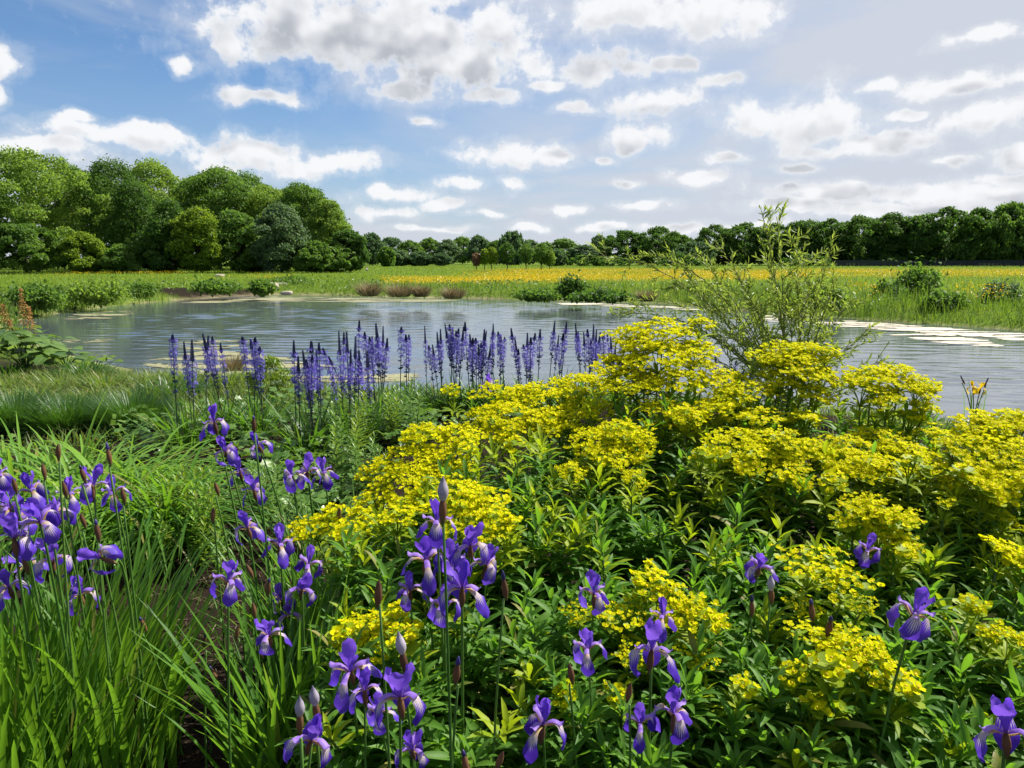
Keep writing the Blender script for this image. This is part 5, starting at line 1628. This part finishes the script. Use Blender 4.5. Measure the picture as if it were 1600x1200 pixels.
IR = [  # pixel of the flower's heart, width in pixels, label
    (0, 742, 46, 'purple iris cut by the left edge, highest of the left group'), (50, 765, 52, 'purple iris in front of the arching leaves, second highest at the far left'),
    (64, 812, 66, 'large purple iris with wide ruffled standards in the crowded left group'), (14, 792, 54, 'purple iris at the left edge just below the highest one'),
    (22, 838, 66, 'dark purple iris with yellow throat low at the left edge'), (82, 872, 62, 'purple iris below the crowded left group with a white marked fall'),
    (14, 915, 52, 'small purple iris at the left edge lowest of the left group'), (124, 925, 58, 'purple iris with yellow hafts right of the lowest left ones'),
    (146, 757, 52, 'purple iris of a touching pair before the arching leaves, the wider one'), (178, 768, 46, 'purple iris of a touching pair before the arching leaves, the narrower one'),
    (335, 658, 44, 'small purple iris highest of the middle group'), (353, 704, 42, 'small purple iris just under the highest middle one'), (404, 694, 40, 'small purple iris beside the tall closed bud stem'),
    (456, 742, 44, 'purple iris left of the crowded pair in front of the ground cover'), (480, 734, 44, 'purple iris in the crowded pair, the taller one'), (506, 738, 42, 'purple iris in the crowded pair, right hand one'),
    (397, 764, 42, 'reddish purple drooping iris in the middle group'), (387, 822, 48, 'purple iris above the large pale one of the middle group'), (437, 850, 52, 'pale purple iris with white throat beside the lowest spurge head'),
    (357, 905, 60, 'purple iris with long yellow hafts standing alone at the left of the middle group'), (482, 880, 50, 'purple iris in front of the lowest spurge head'), (472, 918, 52, 'purple iris turned aside just below the one at the spurge head'),
    (420, 990, 58, 'fading lilac iris low in the middle group'), (452, 958, 46, 'dark purple iris behind the fading lilac one'),
    (487, 1150, 84, 'large front iris with two pale buds above it'), (547, 1045, 80, 'front iris with pale veined falls, left of the largest dark one'), (625, 1085, 88, 'largest deep violet front iris with orange throat'),
    (592, 1112, 56, 'dark iris half hidden under the largest front one'), (645, 1168, 62, 'front iris at the lower border under the largest one'),
    (682, 815, 64, 'tallest iris bloom directly under the big grey bud'), (665, 872, 70, 'dark falls iris on the left of the tallest group'), (735, 850, 66, 'iris with two upright petals at the right of the tallest group'),
    (722, 915, 78, 'pale iris with broad petals low in the tallest group'), (694, 945, 60, 'iris with one big hanging fall at the foot of the tallest group'), (640, 920, 50, 'small dark iris left of the tallest group'),
    (763, 598, 25, 'small purple iris just in front of the camassias'), (722, 712, 22, 'tiny purple iris peeping over the left yellow spurge'),
    (928, 925, 56, 'iris with one high petal left of the front right spurge heads'), (918, 1012, 60, 'crumpled dark iris on a double stem below the high petal one'), (1035, 962, 52, 'iris behind the front right pair among spurge heads'),
    (1018, 1012, 80, 'large front right iris with broad upright petals'), (848, 1128, 80, 'pale lilac iris with yellow throat low at the front centre'), (1053, 1112, 76, 'purple iris low at the front right with a raised curling petal'),
    (1186, 885, 50, 'dark iris in shade beside a blue bud'), (1356, 858, 40, 'single dark iris in front of the right spurge head'), (1427, 957, 76, 'lone bright iris on the right over dark leaves'), (1572, 1140, 96, 'big violet iris in the front right corner'),
    (90, 800, 50, 'iris behind the large ruffled one of the left group'), (110, 770, 46, 'iris just left of the touching pair'), (40, 880, 50, 'dark iris low between the crowded left flowers'), (30, 810, 50, 'pale violet iris in the thick of the left group'),
    (375, 735, 38, 'small iris between the highest ones and the drooping reddish one'), (440, 935, 46, 'iris leaning behind the fading lilac one'), (705, 880, 64, 'violet iris in the very middle of the tallest group'), (760, 880, 56, 'iris at the right flank of the tallest group'), (570, 1075, 60, 'iris tucked between the two large front left flowers'),
 (1000, 1128, 30, 'small half open pale iris beside the low front right one')]
for i, (px, py, wpx, lb) in enumerate(IR):
    r = np.random.default_rng(1500 + i)
    sc = r.uniform(.88, 1.06)
    d = .101 * sc * F_PX / wpx
    if 300 < px <= 520 and py > 870:
        sc *= .86; d *= .86
    if px > 520 and py > 760:      # stand clear in front of the spurge leaves
        d1 = min(d, float(np.interp(py, (560, 650, 750, 850, 950, 1050, 1240), (3.1, 2.75, 2.38, 2.08, 1.80, 1.58, 1.36))) - .17)
        sc *= max(.72, d1 / d); d = d1
    d = float(np.clip(d, 1.02, 5.0))
    h = at(px, py + wpx * .06, d)
    cx_ = np.interp(px, (0, 230, 300, 500, 560, 800, 900, 1600), (-1.35, -1.2, -.75, -.6, -.2, -.1, .3, 1.0))
    bx = h[0] + np.clip((cx_ - h[0]) * .22, -.09, .09) + r.normal(0, .02); by = h[1] + r.uniform(.0, .10)
    rt = np.array((bx, by, gz(bx, by)))
    root = thing('iris', rt, lb, 'iris', 'purple irises in the front bed')
    tp = h - rt
    ax = stem_to(root, tp - np.array((0, 0, .004)), r, rad_=.0036 * sc)
    ax = ax + r.normal(0, .10, 3) * (1, 1, 0) + (0, -.06, 0); ax /= np.linalg.norm(ax)
    bloom(root, tp, ax, sc, r.uniform(0, 6.28), r)
# a flower hanging sideways on a bowed stem
h = at(158, 872, 1.72); rt = np.array((at(225, 1150, 1.9)[0], 1.9, 0.0))
root = thing('iris', rt, 'purple iris facing sideways on a long bowed stem above the mulch', 'iris', 'purple irises in the front bed')
tp = h - rt
stem_to(root, tp + np.array((.03, 0, -.02)), None, rad_=.0036, curve=(.02, -.02, tp[2] * 1.05))
bloom(root, tp, np.array((-.85, -.2, .45)) / 1.0, .8, .5, np.random.default_rng(9))

BG = 'closed iris buds on stems in the front bed'
BD = [(90, 692, 'l'), (168, 698, 'l'), (66, 722, 'l'), (98, 750, 'l'), (126, 728, 'l'), (126, 800, 'l'), (150, 815, 'l'), (36, 870, 'l'), (103, 905, 'l'), (20, 745, 'l'), (190, 760, 'l'),
      (333, 792, 'm'), (336, 752, 'm'), (396, 650, 'T'), (420, 905, 'm'), (386, 880, 'm'), (530, 792, 'm'), (320, 992, 'm'), (330, 1042, 'm'), (346, 1080, 'm'), (372, 975, 'm'), (395, 940, 'm'), (476, 1000, 'm'), (432, 1070, 'm'), (405, 1085, 'm'),
      (692, 772, 'B'), (628, 1012, 'B'), (592, 905, 'c'), (787, 900, 'c'), (468, 1108, 'p'), (492, 1092, 'p'), (715, 1032, 'c'), (725, 1175, 'c'), (785, 1172, 'c'), 
      (1205, 915, 'U'), (1268, 940, 'R'), (1298, 965, 'R'), (1175, 935, 'R'), (890, 1035, 'c'), (985, 1065, 'c'), (1422, 1060, 'R'), (1005, 960, 'R'),
      (210, 1085, 's'), (192, 1132, 's'), (220, 1148, 's'), (220, 965, 's')]
BL = {'l': 'reddish brown closed iris bud among the left irises', 'm': 'reddish brown closed iris bud among the middle irises', 'T': 'tall lone iris bud with dark tip in front of the camassias',
      'c': 'brown closed iris bud on a stem in the front centre', 'R': 'dark brown pointed iris bud over the right spurge leaves', 's': 'small red iris bud standing in the bare mulch', 'U': 'blue iris bud opening beside the shaded dark iris'}
BRANK = {}
for kd in 'lmcRs':
    for q, bdx in enumerate(sorted(b for b in BD if b[2] == kd)):
        BRANK[bdx[:2]] = ORD[q]
BX = {(692, 772): 'big grey and purple iris bud at the top of the tallest stem', (628, 1012): 'big pale purple iris bud before the front left spurge head',
      (468, 1108): 'slim pale bud of a pair over the large front iris', (492, 1092): 'fatter pale bud of a pair over the large front iris'}
for i, (px, py, kd) in enumerate(BD):
    r = np.random.default_rng(1700 + i)
    d = {'l': 1.9, 'm': 2.0, 'T': 2.1, 'B': 1.32, 'c': 1.35, 'p': 1.15, 'U': 1.75, 'R': 1.7, 's': 1.95}[kd] + r.uniform(-.12, .12)
    if kd == 'm' and py < 800:
        d = 2.25
    h = at(px, py, d)
    bx, by = h[0] + r.normal(0, .035), h[1] + r.uniform(0, .06)
    rt = np.array((bx, by, gz(bx, by)))
    lb = BX.get((px, py)) or (BL[kd] + (f', {BRANK[(px, py)]} from the left' if (px, py) in BRANK else ''))
    root = thing('iris_bud', rt, lb, 'iris bud', BG)
    tp = h - rt
    ax = stem_to(root, tp - (0, 0, .05), r, rad_=.0030)
    ax = ax + r.normal(0, .08, 3) * (1, 1, 0); ax /= np.linalg.norm(ax)
    M = frames(tp - (0, 0, .008), np.cross(ax, (1, 0, 0)), ax, r.uniform(.85, 1.15) * (1.05 if kd in 'B' else .78 if kd == 'p' else .9))[0]
    link('spathe', SPATHE, root, M)
    if kd in 'BUpT' or r.random() < .45:
        sz_ = np.diag((1, 1, 1, 1.0)) if kd in 'BUp' else np.diag((.8, .8, r.uniform(.25, .6), 1))
        link('bud_tip', BIGBUD if kd in 'BUp' else BUDM, root, M @ sz_)

# yellow flag iris at the water, right
rt = place(1520, 668); dy = rt[1]
root = thing('yellow_flag_iris', rt, 'yellow flag iris with two yellow blooms at the water edge', 'iris')
for j, (px, py, kd) in enumerate([(1520, 606, 'y'), (1532, 608, 'y'), (1503, 598, 'b'), (1541, 602, 'b')]):
    r = np.random.default_rng(1800 + j)
    h = at(px, py, dy) - rt
    ax = stem_to(root, h, r, rad_=.0055)
    if kd == 'y':
        bloom(root, h, ax, 1.25, r.uniform(0, 6), r, True)
    else:
        link('spathe', SPATHE, root, frames(h + (0, 0, .04), np.cross(ax, (1, 0, 0)), ax, 1.3)[0])
        link('bud_tip', BUDM, root, frames(h + (0, 0, .04), np.cross(ax, (1, 0, 0)), ax, 1.3)[0])
for j in range(9):
    r = np.random.default_rng(1820 + j)
    M = frames((r.normal(0, .05), r.normal(0, .05), 0), (r.normal(), r.normal(), 0), (0, 0, 1), r.uniform(.35, .6))[0]
    link('blade', tpl_mesh(IRB, j % 4, m_blade, 'blade'), root, M)
big_leaf_plant('broad_leaved_plant', place(1590, 690), 10, .30, .17, 1, 'broad green leaves at the right edge behind the right spurge', 1830)
